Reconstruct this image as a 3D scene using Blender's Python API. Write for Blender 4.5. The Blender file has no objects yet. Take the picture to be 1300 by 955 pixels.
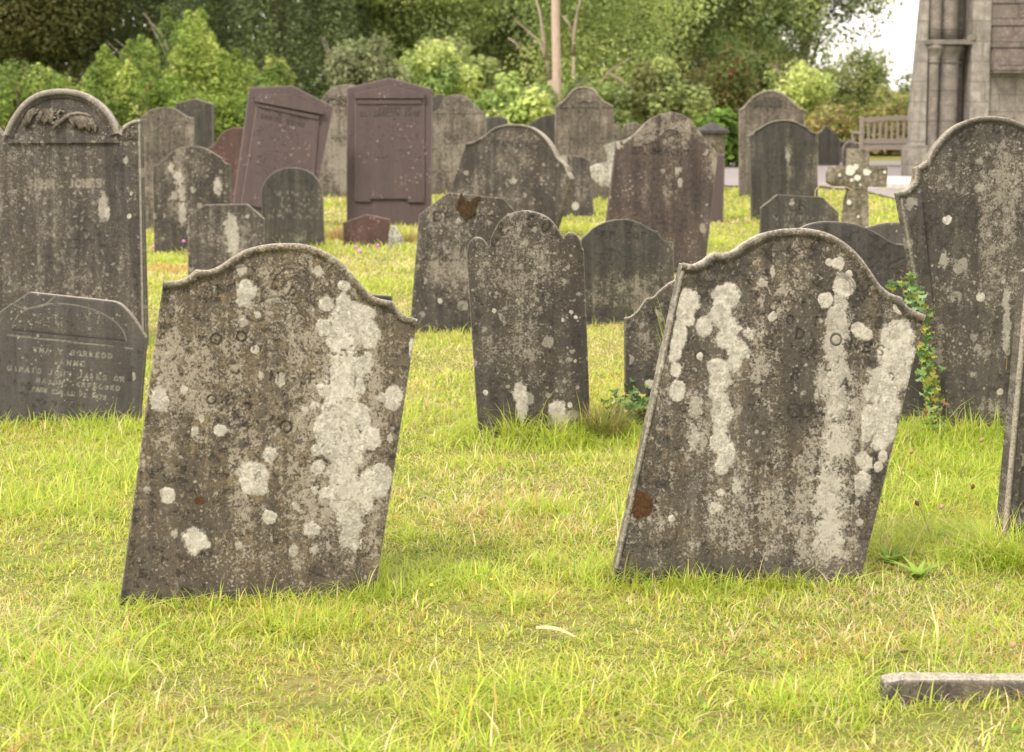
import bpy, bmesh, math, random
import numpy as np
from mathutils import Vector, Matrix
R = math.radians
SC = bpy.context.scene
COL = SC.collection
rng = np.random.default_rng(7)
random.seed(7)

# ------------------------------------------------------------------ camera model
F_PX, PX, PY, HOR, CAM_H = 2528.0, 650.0, 432.0, 100.0, 1.6
PITCH = math.atan((PY - HOR) / F_PX)
CAM = Vector((0, 0, CAM_H))
FW = Vector((0, math.cos(PITCH), -math.sin(PITCH)))
UP = Vector((0, math.sin(PITCH), math.cos(PITCH)))
def ray(x, y):
    return FW + Vector(((x - PX) / F_PX, 0, 0)) + UP * ((PY - y) / F_PX)
def ground(x, y, z=0.0):
    r = ray(x, y); t = (z - CAM.z) / r.z
    return CAM + r * t
def at_dist(x, y, d):
    r = ray(x, y); return CAM + r * (d / r.y)

# ------------------------------------------------------------------ numpy noise
def _hash(ix, iy, seed):
    h = (ix.astype(np.int64) * 374761393 + iy.astype(np.int64) * 668265263 + seed * 1442695041) & 0xFFFFFFFF
    h = ((h ^ (h >> 13)) * 1274126177) & 0xFFFFFFFF
    h = h ^ (h >> 16)
    return (h & 0xFFFFFF) / float(0xFFFFFF)
def vnoise(x, y, seed=0):
    ix = np.floor(x); iy = np.floor(y); fx = x - ix; fy = y - iy
    fx = fx * fx * (3 - 2 * fx); fy = fy * fy * (3 - 2 * fy)
    a = _hash(ix, iy, seed); b = _hash(ix + 1, iy, seed); c = _hash(ix, iy + 1, seed); d = _hash(ix + 1, iy + 1, seed)
    return (a * (1 - fx) + b * fx) * (1 - fy) + (c * (1 - fx) + d * fx) * fy
def fbm(x, y, seed=0, oct=4):
    s = 0; a = .5; n = 0
    for i in range(oct):
        s = s + a * vnoise(x * 2 ** i + 17.3 * i, y * 2 ** i - 9.1 * i, seed + i * 31); n += a; a *= .5
    return s / n

# ------------------------------------------------------------------ object helpers
def tag(o, label=None, cat=None, group=None, kind=None):
    if label: o['label'] = label
    if cat: o['category'] = cat
    if group: o['group'] = group
    if kind: o['kind'] = kind
    return o
def link(o, parent=None):
    COL.objects.link(o)
    if parent is not None: o.parent = parent
    return o
def empty(name, M):
    o = bpy.data.objects.new(name, None); o.empty_display_size = .1
    link(o); o.matrix_world = M; return o
def mesh_np(name, V, polys, mat=None, parent=None, M=None, smooth=None, attrs=None):
    """polys: list of int arrays (n,k)."""
    V = np.asarray(V, dtype=np.float32)
    me = bpy.data.meshes.new(name)
    me.vertices.add(len(V)); me.vertices.foreach_set('co', V.ravel())
    loops = np.concatenate([p.ravel() for p in polys]).astype(np.int32)
    counts = np.concatenate([np.full(len(p), p.shape[1]) for p in polys]).astype(np.int32)
    starts = np.concatenate([[0], np.cumsum(counts)[:-1]]).astype(np.int32)
    me.loops.add(len(loops)); me.loops.foreach_set('vertex_index', loops)
    me.polygons.add(len(counts)); me.polygons.foreach_set('loop_start', starts)
    try: me.polygons.foreach_set('loop_total', counts)
    except Exception: pass
    me.update(calc_edges=True)
    if smooth is not None:
        sm = np.concatenate([np.full(len(p), s) for p, s in zip(polys, smooth)])
        me.polygons.foreach_set('use_smooth', sm.astype(bool))
    for k, a in (attrs or {}).items():
        a = np.asarray(a, dtype=np.float32)
        if a.ndim == 1:
            t = me.attributes.new(k, 'FLOAT', 'POINT'); t.data.foreach_set('value', a)
        else:
            t = me.attributes.new(k, 'FLOAT_COLOR', 'POINT')
            if a.shape[1] == 3: a = np.hstack([a, np.ones((len(a), 1), np.float32)])
            t.data.foreach_set('color', a.ravel())
    me.update()
    if mat: me.materials.append(mat)
    o = bpy.data.objects.new(name, me); link(o, parent)
    if M is not None: o.matrix_world = M
    return o
def bm_obj(name, bm, mat, parent=None, M=None, smooth=False):
    me = bpy.data.meshes.new(name)
    bmesh.ops.recalc_face_normals(bm, faces=bm.faces[:])
    bm.to_mesh(me); bm.free()
    if smooth:
        me.polygons.foreach_set('use_smooth', [True] * len(me.polygons))
    if mat: me.materials.append(mat)
    o = bpy.data.objects.new(name, me); link(o, parent)
    if M is not None: o.matrix_world = M
    return o
def bbox(bm, c, s, rz=0, bev=0.0, taper=1.0):
    r = bmesh.ops.create_cube(bm, size=1)
    vs = r['verts']
    for v in vs:
        k = taper if v.co.z > 0 else 1
        v.co = Vector((v.co.x * s[0] * k, v.co.y * s[1] * k, v.co.z * s[2]))
    if rz: bmesh.ops.rotate(bm, verts=vs, cent=(0, 0, 0), matrix=Matrix.Rotation(rz, 3, 'Z'))
    bmesh.ops.translate(bm, verts=vs, vec=Vector(c))
    if bev:
        es = list({e for v in vs for e in v.link_edges})
        bmesh.ops.bevel(bm, geom=es, offset=bev, segments=2, profile=.6, affect='EDGES')
def tube(bm, path, radii, n=7, cap=True):
    rings = []
    for i, p in enumerate(path):
        p = Vector(p)
        a = Vector(path[max(i - 1, 0)]); b = Vector(path[min(i + 1, len(path) - 1)])
        t = (b - a).normalized()
        u = t.cross(Vector((0, 0, 1)));
        if u.length < .05: u = t.cross(Vector((0, 1, 0)))
        u.normalize(); w = t.cross(u)
        r = radii[i] if hasattr(radii, '__len__') else radii
        rings.append([bm.verts.new(p + (u * math.cos(k * 2 * math.pi / n) + w * math.sin(k * 2 * math.pi / n)) * r) for k in range(n)])
    for a, b in zip(rings, rings[1:]):
        for k in range(n): bm.faces.new((a[k], a[(k + 1) % n], b[(k + 1) % n], b[k]))
    if cap:
        bm.faces.new(rings[0][::-1]); bm.faces.new(rings[-1])

# ------------------------------------------------------------------ shader helpers
class NT:
    def __init__(s, name, disp=False):
        s.m = bpy.data.materials.new(name); s.m.use_nodes = True
        s.t = s.m.node_tree; s.t.nodes.clear()
        s.out = s.t.nodes.new('ShaderNodeOutputMaterial')
    def n(s, typ, ins=None, **kw):
        nd = s.t.nodes.new(typ)
        for k, v in kw.items(): setattr(nd, k, v)
        for k, v in (ins or {}).items(): s.set(nd.inputs[k], v)
        return nd
    def set(s, sock, v):
        if isinstance(v, bpy.types.NodeSocket): s.t.links.new(v, sock)
        elif hasattr(v, 'outputs'): s.t.links.new(v.outputs[0], sock)
        elif isinstance(v, (tuple, list)) and sock.type == 'RGBA' and len(v) == 3: sock.default_value = (*v, 1)
        else: sock.default_value = v
    def math(s, op, a, b=0.0, c=None, clamp=False):
        nd = s.n('ShaderNodeMath', operation=op, use_clamp=clamp)
        s.set(nd.inputs[0], a); s.set(nd.inputs[1], b)
        if c is not None: s.set(nd.inputs[2], c)
        return nd.outputs[0]
    def mix(s, f, a, b, mode='MIX'):
        nd = s.n('ShaderNodeMix', data_type='RGBA', blend_type=mode)
        s.set(nd.inputs[0], f); s.set(nd.inputs[6], a); s.set(nd.inputs[7], b)
        return nd.outputs[2]
    def step(s, v, lo, hi, clamp=True):
        nd = s.n('ShaderNodeMapRange', interpolation_type='SMOOTHSTEP')
        s.set(nd.inputs[0], v); s.set(nd.inputs[1], lo); s.set(nd.inputs[2], hi)
        return nd.outputs[0]
    def noise(s, vec, scale, detail=4, rough=.55, dist=0.0):
        nd = s.n('ShaderNodeTexNoise', {'Scale': scale, 'Detail': detail, 'Roughness': rough, 'Distortion': dist})
        s.t.links.new(vec, nd.inputs['Vector']); return nd.outputs['Fac']
    def voro(s, vec, scale, feature='F1', rand=1.0):
        nd = s.n('ShaderNodeTexVoronoi', {'Scale': scale, 'Randomness': rand}, feature=feature)
        s.t.links.new(vec, nd.inputs['Vector']); return nd
    def scalev(s, vec, v, off=(0, 0, 0)):
        nd = s.n('ShaderNodeVectorMath', operation='MULTIPLY_ADD')
        s.t.links.new(vec, nd.inputs[0]); nd.inputs[1].default_value = v; nd.inputs[2].default_value = off
        return nd.outputs[0]
    def attr(s, name, out='Fac'):
        return s.n('ShaderNodeAttribute', attribute_name=name).outputs[out]
    def obj(s): return s.n('ShaderNodeTexCoord').outputs['Object']
    def finish(s, col, rough=.9, bump=None, bstr=.5, bdist=.01, spec=.25, trans=0.0, tcol=None, normal=None):
        p = s.n('ShaderNodeBsdfPrincipled')
        s.set(p.inputs['Base Color'], col); s.set(p.inputs['Roughness'], rough); s.set(p.inputs['Specular IOR Level'], spec)
        if bump is not None:
            b = s.n('ShaderNodeBump', {'Strength': bstr, 'Distance': bdist, 'Height': bump})
            s.t.links.new(b.outputs[0], p.inputs['Normal'])
        sh = p.outputs[0]
        if trans:
            tr = s.n('ShaderNodeBsdfTranslucent'); s.set(tr.inputs[0], tcol if tcol is not None else col)
            mx = s.n('ShaderNodeMixShader'); mx.inputs[0].default_value = trans
            s.t.links.new(sh, mx.inputs[1]); s.t.links.new(tr.outputs[0], mx.inputs[2]); sh = mx.outputs[0]
        s.t.links.new(sh, s.out.inputs[0]); return s.m

def stone_mat(name, slate=(.075, .072, .066), crust=(.27, .25, .205), tan=(.26, .22, .15), cover=.5, seed=0,
              white=(.58, .545, .46), spots=.5, tanc=.35, blk=.5, sheen=.85, brown=(.10, .065, .05), brownc=.25, rounds=9.0, strk=1.0):
    t = NT(name); o = t.scalev(t.obj(), (1, 1, 1), (seed * 3.7, seed * 1.3, seed * 5.1))
    flat = t.scalev(o, (1, .25, 1))
    big = t.noise(flat, 3.2, 3, .6)
    streak = t.noise(t.scalev(o, (16, 4, 1.3)), 1.0, 5, .6, .4)
    med = t.math('ADD', t.math('MULTIPLY', t.noise(flat, 27, 9, .74, .35), .6), t.math('MULTIPLY', t.noise(t.scalev(flat, (1, 1, 1), (9, 4, 2)), 62, 7, .76, .3), .42))
    fine = t.noise(o, 120, 5, .75)
    vfine = t.noise(o, 300, 3, .7)
    # bare slate
    c = t.mix(t.step(streak, .3, .72), tuple(x * (1 - .28 * strk) for x in slate), tuple(x * (1 + .5 * strk) for x in slate))
    c = t.mix(t.math('MULTIPLY', t.step(big, .42, .68), brownc), c, brown)
    c = t.mix(t.math('MULTIPLY', t.step(fine, .35, .75), .35), c, tuple(x * 1.9 for x in slate))
    cov = t.attr('cov')
    # field controlling where crust grows
    fld = t.math('ADD', t.math('MULTIPLY', t.math('SUBTRACT', streak, .5), .30), t.math('MULTIPLY', t.math('SUBTRACT', big, .5), .34))
    fld = t.math('ADD', fld, t.math('MULTIPLY', t.math('SUBTRACT', fine, .5), .5))
    fld = t.math('ADD', fld, cov)
    f1 = t.math('ADD', fld, med)
    thr = .5 + (.5 - cover) * .42
    # brown grime film, then tan crust, then grey crust
    g = t.step(t.math('ADD', fld, t.noise(t.scalev(flat, (1, 1, .6), (5, 2, 9)), 12, 8, .7)), thr - .12, thr + .12)
    c = t.mix(t.math('MULTIPLY', g, .55), c, tuple(x * .55 for x in tan))
    med2 = t.noise(t.scalev(flat, (1, 1, 1), (31, 7, 3)), 38, 8, .7, .2)
    f2 = t.step(t.math('ADD', fld, med2), thr + .07 - tanc * .08, thr + .14 - tanc * .08)
    c = t.mix(t.math('MULTIPLY', f2, .75), c, t.mix(vfine, tan, tuple(x * .75 for x in tan)))
    k = t.step(f1, thr + .015, thr + .065)
    cc = t.mix(t.step(vfine, .3, .7), tuple(x * .78 for x in crust), tuple(min(x * 1.25, .8) for x in crust))
    c = t.mix(t.math('MULTIPLY', k, .85), c, cc)
    # little pale rosettes
    warp = t.n('ShaderNodeVectorMath', operation='ADD')
    wn = t.n('ShaderNodeTexNoise', {'Scale': 38.0, 'Detail': 6.0, 'Roughness': .7}); t.t.links.new(o, wn.inputs['Vector'])
    wm = t.n('ShaderNodeVectorMath', operation='SCALE'); t.t.links.new(wn.outputs['Color'], wm.inputs[0]); wm.inputs['Scale'].default_value = .034
    t.t.links.new(t.scalev(o, (1, .02, 1)), warp.inputs[0]); t.t.links.new(wm.outputs[0], warp.inputs[1])
    def ros(scale, rmin, pres, seedcol):
        v = t.voro(warp.outputs[0], scale)
        sp = t.n('ShaderNodeSeparateColor'); t.t.links.new(v.outputs['Color'], sp.inputs[0])
        rad = t.math('MULTIPLY', sp.outputs[seedcol], rmin)
        on = t.math('GREATER_THAN', sp.outputs[(seedcol + 1) % 3], t.math('ADD', 1 - pres, t.math('MULTIPLY', t.math('SUBTRACT', .52, big), 1.6)))
        d = t.math('SUBTRACT', rad, v.outputs['Distance'])
        return t.math('MULTIPLY', t.step(d, 0.0, .05), on)
    r1 = ros(rounds, .34, .30 * spots * 1.6, 0)
    r2 = ros(31.0, .42, .30 * spots * 1.6, 1)
    r3 = ros(66.0, .50, .22 * spots * 1.6, 2)
    pale = tuple((a * .45 + b * .55) for a, b in zip(crust, white))
    c = t.mix(t.math('MULTIPLY', r3, .5), c, pale)
    c = t.mix(t.math('MULTIPLY', r2, .55), c, t.mix(fine, pale, crust))
    c = t.mix(t.math('MULTIPLY', r1, .6), c, t.mix(fine, pale, crust))
    # black specks of dead lichen / pits
    bs = t.step(t.math('ADD', t.noise(t.scalev(flat, (1, 1, 1), (3, 3, 40)), 30, 8, .75), t.math('MULTIPLY', t.math('SUBTRACT', big, .5), -.35)), .60 - .05 * blk, .66 - .05 * blk)
    c = t.mix(t.math('MULTIPLY', bs, .75 * min(1, blk + .3)), c, (.028, .026, .022))
    pits = t.step(vfine, .66, .74)
    c = t.mix(t.math('MULTIPLY', pits, .5), c, (.04, .036, .03))
    sn = t.noise(t.scalev(flat, (1, 1, .8), (2, 11, 7)), 88, 6, .72, .2); sd = t.noise(t.scalev(flat, (1, 1, .8), (12, 1, 17)), 74, 6, .74, .2)
    loc_ = t.math('MULTIPLY', t.math('SUBTRACT', fld, cov), .55)
    s1 = t.step(t.math('ADD', sn, loc_), .60 - .07 * cover, .65 - .07 * cover)
    c = t.mix(t.math('MULTIPLY', s1, .62 * min(1, cover * 2)), c, tuple(x * 1.08 for x in crust))
    s2 = t.step(t.math('SUBTRACT', sd, t.math('MULTIPLY', loc_, .4)), .545, .60)
    c = t.mix(t.math('MULTIPLY', s2, .68 * min(1, cover * 2)), c, (.036, .030, .022))
    # placed greenish-white lichen
    pa = t.attr('patch'); tone = t.attr('tone')
    amp = t.math('ADD', 1.0, t.math('MULTIPLY', tone, 3.6))
    pf = t.math('ADD', pa, t.math('MULTIPLY', amp, t.math('ADD', t.math('MULTIPLY', t.math('SUBTRACT', med, .5), .95), t.math('MULTIPLY', t.math('SUBTRACT', fine, .5), .30))))
    pk = t.step(pf, .515, .55)
    dm = t.step(pf, .42, .52)
    crk = t.voro(warp.outputs[0], 42, 'DISTANCE_TO_EDGE').outputs['Distance']
    wc = t.mix(t.step(t.noise(o, 60, 6, .7), .3, .7), tuple(x * .62 for x in white), white)
    wc = t.mix(t.math('MULTIPLY', t.math('SUBTRACT', 1.0, t.step(crk, 0.0, .05)), .22), wc, tuple(x * .55 for x in crust))
    lb = t.noise(t.scalev(o, (1, 1, 1), (4, 8, 15)), 33, 6, .72, .4)
    wc = t.mix(t.math('MULTIPLY', t.step(lb, .47, .60), .75), wc, tuple(a * .62 + b * .30 for a, b in zip(crust, white)))
    wc = t.mix(t.math('MULTIPLY', t.step(sd, .57, .64), .6), wc, tuple(x * .5 for x in crust))
    wc = t.mix(t.math('MULTIPLY', t.step(vfine, .55, .7), .35), wc, tuple(x * .55 for x in white))
    c = t.mix(t.math('MULTIPLY', dm, .38), c, pale)
    c = t.mix(t.math('MULTIPLY', pk, t.math('SUBTRACT', .95, tone)), c, wc)
    # rusty / yellow growth
    br = t.attr('rust')
    bk = t.step(t.math('ADD', br, t.math('MULTIPLY', t.math('SUBTRACT', med, .5), .8)), .42, .52)
    c = t.mix(bk, c, t.mix(t.step(fine, .3, .7), (.025, .014, .007), (.11, .052, .018)))
    ye = t.step(t.math('ADD', t.attr('ochre'), t.math('MULTIPLY', t.math('SUBTRACT', fine, .5), 1.1)), .55, .7)
    c = t.mix(t.math('MULTIPLY', ye, .8), c, (.42, .30, .10))
    # cut letters hold dirt, worn arrises are paler, rim tops carry painted sky light
    c = t.mix(t.math('MULTIPLY', t.attr('ink'), .85), c, (.022, .02, .016))
    c = t.mix(t.math('MULTIPLY', t.attr('inkl'), .62), c, (.34, .31, .25))
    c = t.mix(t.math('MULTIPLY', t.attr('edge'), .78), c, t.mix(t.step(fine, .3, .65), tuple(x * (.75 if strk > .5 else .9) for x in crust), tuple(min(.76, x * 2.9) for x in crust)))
    h = t.math('ADD', t.math('MULTIPLY', k, .35), t.math('MULTIPLY', med, .8))
    h = t.math('ADD', h, t.math('MULTIPLY', fine, .55)); h = t.math('ADD', h, t.math('MULTIPLY', vfine, .25))
    h = t.math('ADD', h, t.math('MULTIPLY', t.math('ADD', r1, r2), .35)); h = t.math('ADD', h, t.math('MULTIPLY', pk, .12))
    h = t.math('SUBTRACT', h, t.math('MULTIPLY', bs, .4))
    return t.finish(c, sheen, h, .75, .006, .22)
# ------------------------------------------------------------------ headstone builder
class Plane:
    def __init__(s, bx, by, yaw=0, lean=3):
        s.P = ground(bx, by); y = R(yaw); b = R(lean)
        s.ex = Vector((math.cos(y), math.sin(y), 0)); back = Vector((-math.sin(y), math.cos(y), 0))
        s.ez = Vector((0, 0, 1)) * math.cos(b) + back * math.sin(b)
        s.eb = back * math.cos(b) - Vector((0, 0, 1)) * math.sin(b)
        s.M = Matrix(((s.ex.x, s.eb.x, s.ez.x, s.P.x), (s.ex.y, s.eb.y, s.ez.y, s.P.y), (s.ex.z, s.eb.z, s.ez.z, s.P.z), (0, 0, 0, 1)))
        s.ppm = F_PX / s.P.y
    def uv(s, x, y, off=0.0):
        r = ray(x, y); q = s.P + s.eb * off
        t = (q - CAM).dot(s.eb) / r.dot(s.eb)
        h = CAM + r * t - q
        return (h.dot(s.ex), h.dot(s.ez))
def parse(st, z, dy=0):
    pts = []
    for w in st.split():
        c = w.endswith('*'); a, b = w.rstrip('*').split(',')
        pts.append((z[0] + float(a) / z[2], z[1] + float(b) / z[2] + dy, c))
    return pts
def smooth_curve(pts, step):
    """Catmull-Rom through pts; flag (third item) marks a sharp corner."""
    segs = []; cur = [pts[0][:2]]
    for p in pts[1:]:
        cur.append(p[:2])
        if p[2]: segs.append(cur); cur = [p[:2]]
    if len(cur) > 1: segs.append(cur)
    out = []
    for sg in segs:
        P = np.array(sg, float)
        if len(P) == 2:
            n = max(2, int(np.linalg.norm(P[1] - P[0]) / step)); q = P[0] + (P[1] - P[0]) * np.linspace(0, 1, n + 1)[:, None]
        else:
            E = np.vstack([2 * P[0] - P[1], P, 2 * P[-1] - P[-2]]); q = []
            for i in range(1, len(E) - 2):
                a, b, c, d = E[i - 1:i + 3]
                n = max(2, int(np.linalg.norm(c - b) / step)); t = np.linspace(0, 1, n, endpoint=False)[:, None]
                q.append(.5 * ((2 * b) + (c - a) * t + (2 * a - 5 * b + 4 * c - d) * t ** 2 + (3 * b - a - 3 * c + d) * t ** 3))
            q = np.vstack(q + [P[-1:]])
        out.append(q if not out else q[1:])
    return np.vstack(out)
def resample(C, n):
    d = np.r_[0, np.cumsum(np.linalg.norm(np.diff(C, axis=0), axis=1))]
    t = np.linspace(0, d[-1], n)
    return np.c_[np.interp(t, d, C[:, 0]), np.interp(t, d, C[:, 1])]
def seg_dist(V, C):
    best = np.full(len(V), 9.0)
    for a, b in zip(C[:-1], C[1:]):
        ab = b - a; L = ab @ ab
        if L < 1e-12: continue
        t = np.clip(((V - a) @ ab) / L, 0, 1)
        d = np.hypot(*(V - a - t[:, None] * ab).T)
        np.minimum(best, d, out=best)
    return best

FONT = {  # stroke capitals in a 4 x 6 box
 'A': '0,0 2,6 4,0|.8,2.3 3.2,2.3', 'B': '0,0 0,6|0,6 2.4,6 3.2,5.4 3.2,3.8 2.4,3.2 0,3.2|2.4,3.2 3.7,2.6 3.7,.7 2.6,0 0,0',
 'C': '3.8,4.8 3,5.8 1.6,6 .4,4.8 0,3 .4,1.2 1.6,0 3,.2 3.8,1.2', 'D': '.2,0 .2,6|.2,6 2.4,5.9 3.8,4.5 4,3 3.8,1.5 2.4,.1 .2,0',
 'E': '.3,0 .3,6|.3,6 3.5,6 3.5,5.2|.3,3.1 2.6,3.1|.3,0 3.6,0 3.6,.9', 'F': '.3,0 .3,6|.3,6 3.5,6 3.5,5.2|.3,3.1 2.6,3.1',
 'G': '3.8,4.8 3,5.8 1.6,6 .4,4.8 0,3 .4,1.2 1.6,0 3,.2 3.7,.6 3.7,2.6 2.4,2.6', 'H': '.2,0 .2,6|3.8,0 3.8,6|.2,3.1 3.8,3.1',
 'I': '2,0 2,6', 'J': '2.6,6 2.6,1.2 1.8,.1 .8,0', 'K': '.3,0 .3,6|3.7,6 .3,2.9|1.4,3.8 3.9,0', 'L': '.3,6 .3,0|.3,0 3.6,0 3.6,1',
 'M': '0,0 .4,6 2,1.2 3.6,6 4,0', 'N': '.2,0 .2,6 3.8,0 3.8,6', 'O': '2,0 .6,.9 0,3 .6,5.1 2,6 3.4,5.1 4,3 3.4,.9 2,0',
 'P': '.4,0 .4,6|.4,6 2.8,6 3.7,5.2 3.7,3.8 2.8,3 .4,3', 'R': '.3,0 .3,6|.3,6 2.7,6 3.5,5.3 3.5,3.8 2.7,3.1 .3,3.1|2,3.1 4,0',
 'S': '3.5,5 2.8,5.9 1.4,6 .5,5.2 .5,4 1.5,3.3 2.9,2.7 3.7,1.8 3.5,.6 2.5,0 1,.1 .2,1', 'T': '2,0 2,6|0,5.2 0,6 4,6 4,5.2',
 'U': '.2,6 .2,1.6 1,.2 2.2,0 3.2,.4 3.8,1.6 3.8,6', 'V': '0,6 2,0 4,6', 'W': '0,6 1,0 2,5 3,0 4,6', 'Y': '0,6 2,3 4,6|2,3 2,0',
 'X': '0,0 4,6|0,6 4,0', 'Z': '.2,6 3.8,6 .2,0 3.8,0',
 '1': '1,5 2,6 2,0', '2': '.2,4.8 .8,5.8 2.4,6 3.4,5 3,3.6 .2,0 3.6,0', '7': '.2,6 3.8,6 1.6,0', '8': '2,3.2 .7,4 .7,5.3 2,6 3.3,5.3 3.3,4 2,3.2 .4,2 .4,.7 2,0 3.6,.7 3.6,2 2,3.2',
 '9': '3.6,4 2,3 .5,4 .5,5.3 2,6 3.4,5.3 3.6,3 2.6,.4 1,0', '3': '.4,5.4 2,6 3.4,5 3,3.5 1.6,3.1|3,3.1 3.7,1.6 3,.3 1.6,0 .2,.8', ',': '1,.6 .6,-1', '.': '1,0 1.2,.4'}
def glyph(ch):
    out = []
    for pl in FONT.get(ch, '').split('|'):
        if pl: out.append([tuple(float(v) for v in p.split(',')) for p in pl.split()])
    return out
class Canvas:
    def __init__(s, lo, hi, px):
        s.lo = lo; s.px = px; s.n = np.maximum(np.ceil((hi - lo) / px).astype(int) + 2, 4)
        s.ink = np.zeros(s.n, np.float32); s.inkl = np.zeros(s.n, np.float32); s.rel = np.zeros(s.n, np.float32)
    def seg(s, a, b, hw, soft, lay='ink', k=1.0):
        A = getattr(s, lay); a = np.asarray(a, float); b = np.asarray(b, float); m = hw + soft
        i0 = np.clip(((np.minimum(a, b) - m - s.lo) / s.px).astype(int), 0, s.n - 1); i1 = np.clip(((np.maximum(a, b) + m - s.lo) / s.px).astype(int) + 1, 0, s.n)
        if (i1 <= i0).any(): return
        X = s.lo[0] + np.arange(i0[0], i1[0])[:, None] * s.px; Y = s.lo[1] + np.arange(i0[1], i1[1])[None] * s.px
        ab = b - a; L = max(ab @ ab, 1e-12); t = np.clip(((X - a[0]) * ab[0] + (Y - a[1]) * ab[1]) / L, 0, 1)
        d = np.hypot(X - a[0] - t * ab[0], Y - a[1] - t * ab[1])
        v = np.clip(1 - (d - hw) / soft, 0, 1) * k
        w = A[i0[0]:i1[0], i0[1]:i1[1]]; np.maximum(w, v, out=w)
    def line(s, pts, hw, soft, lay='ink', k=1.0):
        for a, b in zip(pts[:-1], pts[1:]): s.seg(a, b, hw, soft, lay, k)
    def char(s, ch, org, ux, uy, wear, lay, hw):
        # org bottom-left; ux, uy vectors of box
        for pl in glyph(ch):
            P = [np.array(org) + np.array(ux) * (x / 4) + np.array(uy) * (y / 6) for x, y in pl]
            for a, b in zip(P[:-1], P[1:]):
                if random.random() > wear: s.seg(a, b, hw, s.px * 1.2, lay, .6 + .4 * random.random())
            for (x, y), p in ((pl[0], P[0]), (pl[-1], P[-1])):
                if y in (0, 6) and len(pl) <= 4 and random.random() > wear + .1:
                    s.seg(p - np.array(ux) * .13, p + np.array(ux) * .13, hw * .6, s.px, lay, .8)
    def text(s, st, a, b, h, wear=.12, lay='ink', wide=.72, hw=None):
        a = np.array(a); b = np.array(b); d = b - a; L = np.linalg.norm(d); d = d / L; nrm = np.array([-d[1], d[0]])
        adv = L / max(len(st), 1); cw = min(adv * wide, h * .8)
        for i, ch in enumerate(st):
            s.char(ch, a + d * adv * i, d * cw, nrm * h, wear, lay, hw or h * .062)
    def arc(s, st, c, r, a0, a1, h, wear=.1, lay='ink', hw=None):
        n = len(st)
        for i, ch in enumerate(st):
            t = R(a0 + (a1 - a0) * i / max(n - 1, 1)); up = np.array([math.cos(t), math.sin(t)]); rt = np.array([up[1], -up[0]])
            s.char(ch, np.array(c) + up * r - rt * h * .33, rt * h * .66, up * h, wear, lay, hw or h * .08)
    def rows(s, a, b, dwn, n, h, lay='ink', wear=.2, fill=.85):
        """n rows of worn, unreadable lettering from a to b, stepping by dwn."""
        a = np.array(a); b = np.array(b); dwn = np.array(dwn); d = b - a; L = np.linalg.norm(d); d = d / L; nrm = np.array([-d[1], d[0]])
        for r in range(n):
            ind = random.uniform(0, .2) * L; x = ind; end = L - ind
            while x < end:
                if random.random() < fill:
                    o = a + dwn * r + d * x
                    for _ in range(random.choice((1, 2, 2))):
                        p = np.array([random.choice((0, .5, 1)) * .6, random.choice((0, .5, 1))]); q = np.array([random.choice((0, .5, 1)) * .6, random.choice((0, .5, 1))])
                        if random.random() > wear: s.seg(o + d * p[0] * h + nrm * p[1] * h, o + d * q[0] * h + nrm * q[1] * h, h * .05, s.px * 1.1, lay, random.uniform(.4, .9))
                x += h * (.85 if random.random() < .82 else 1.7)
    def sample(s, lay, V):
        A = getattr(s, lay); g = (V - s.lo) / s.px; i = np.clip(np.floor(g).astype(int), 0, s.n - 2); f = np.clip(g - i, 0, 1)
        a = A[i[:, 0], i[:, 1]]; b = A[i[:, 0] + 1, i[:, 1]]; c = A[i[:, 0], i[:, 1] + 1]; d = A[i[:, 0] + 1, i[:, 1] + 1]
        return (a * (1 - f[:, 0]) + b * f[:, 0]) * (1 - f[:, 1]) + (c * (1 - f[:, 0]) + d * f[:, 0]) * f[:, 1]

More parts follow.
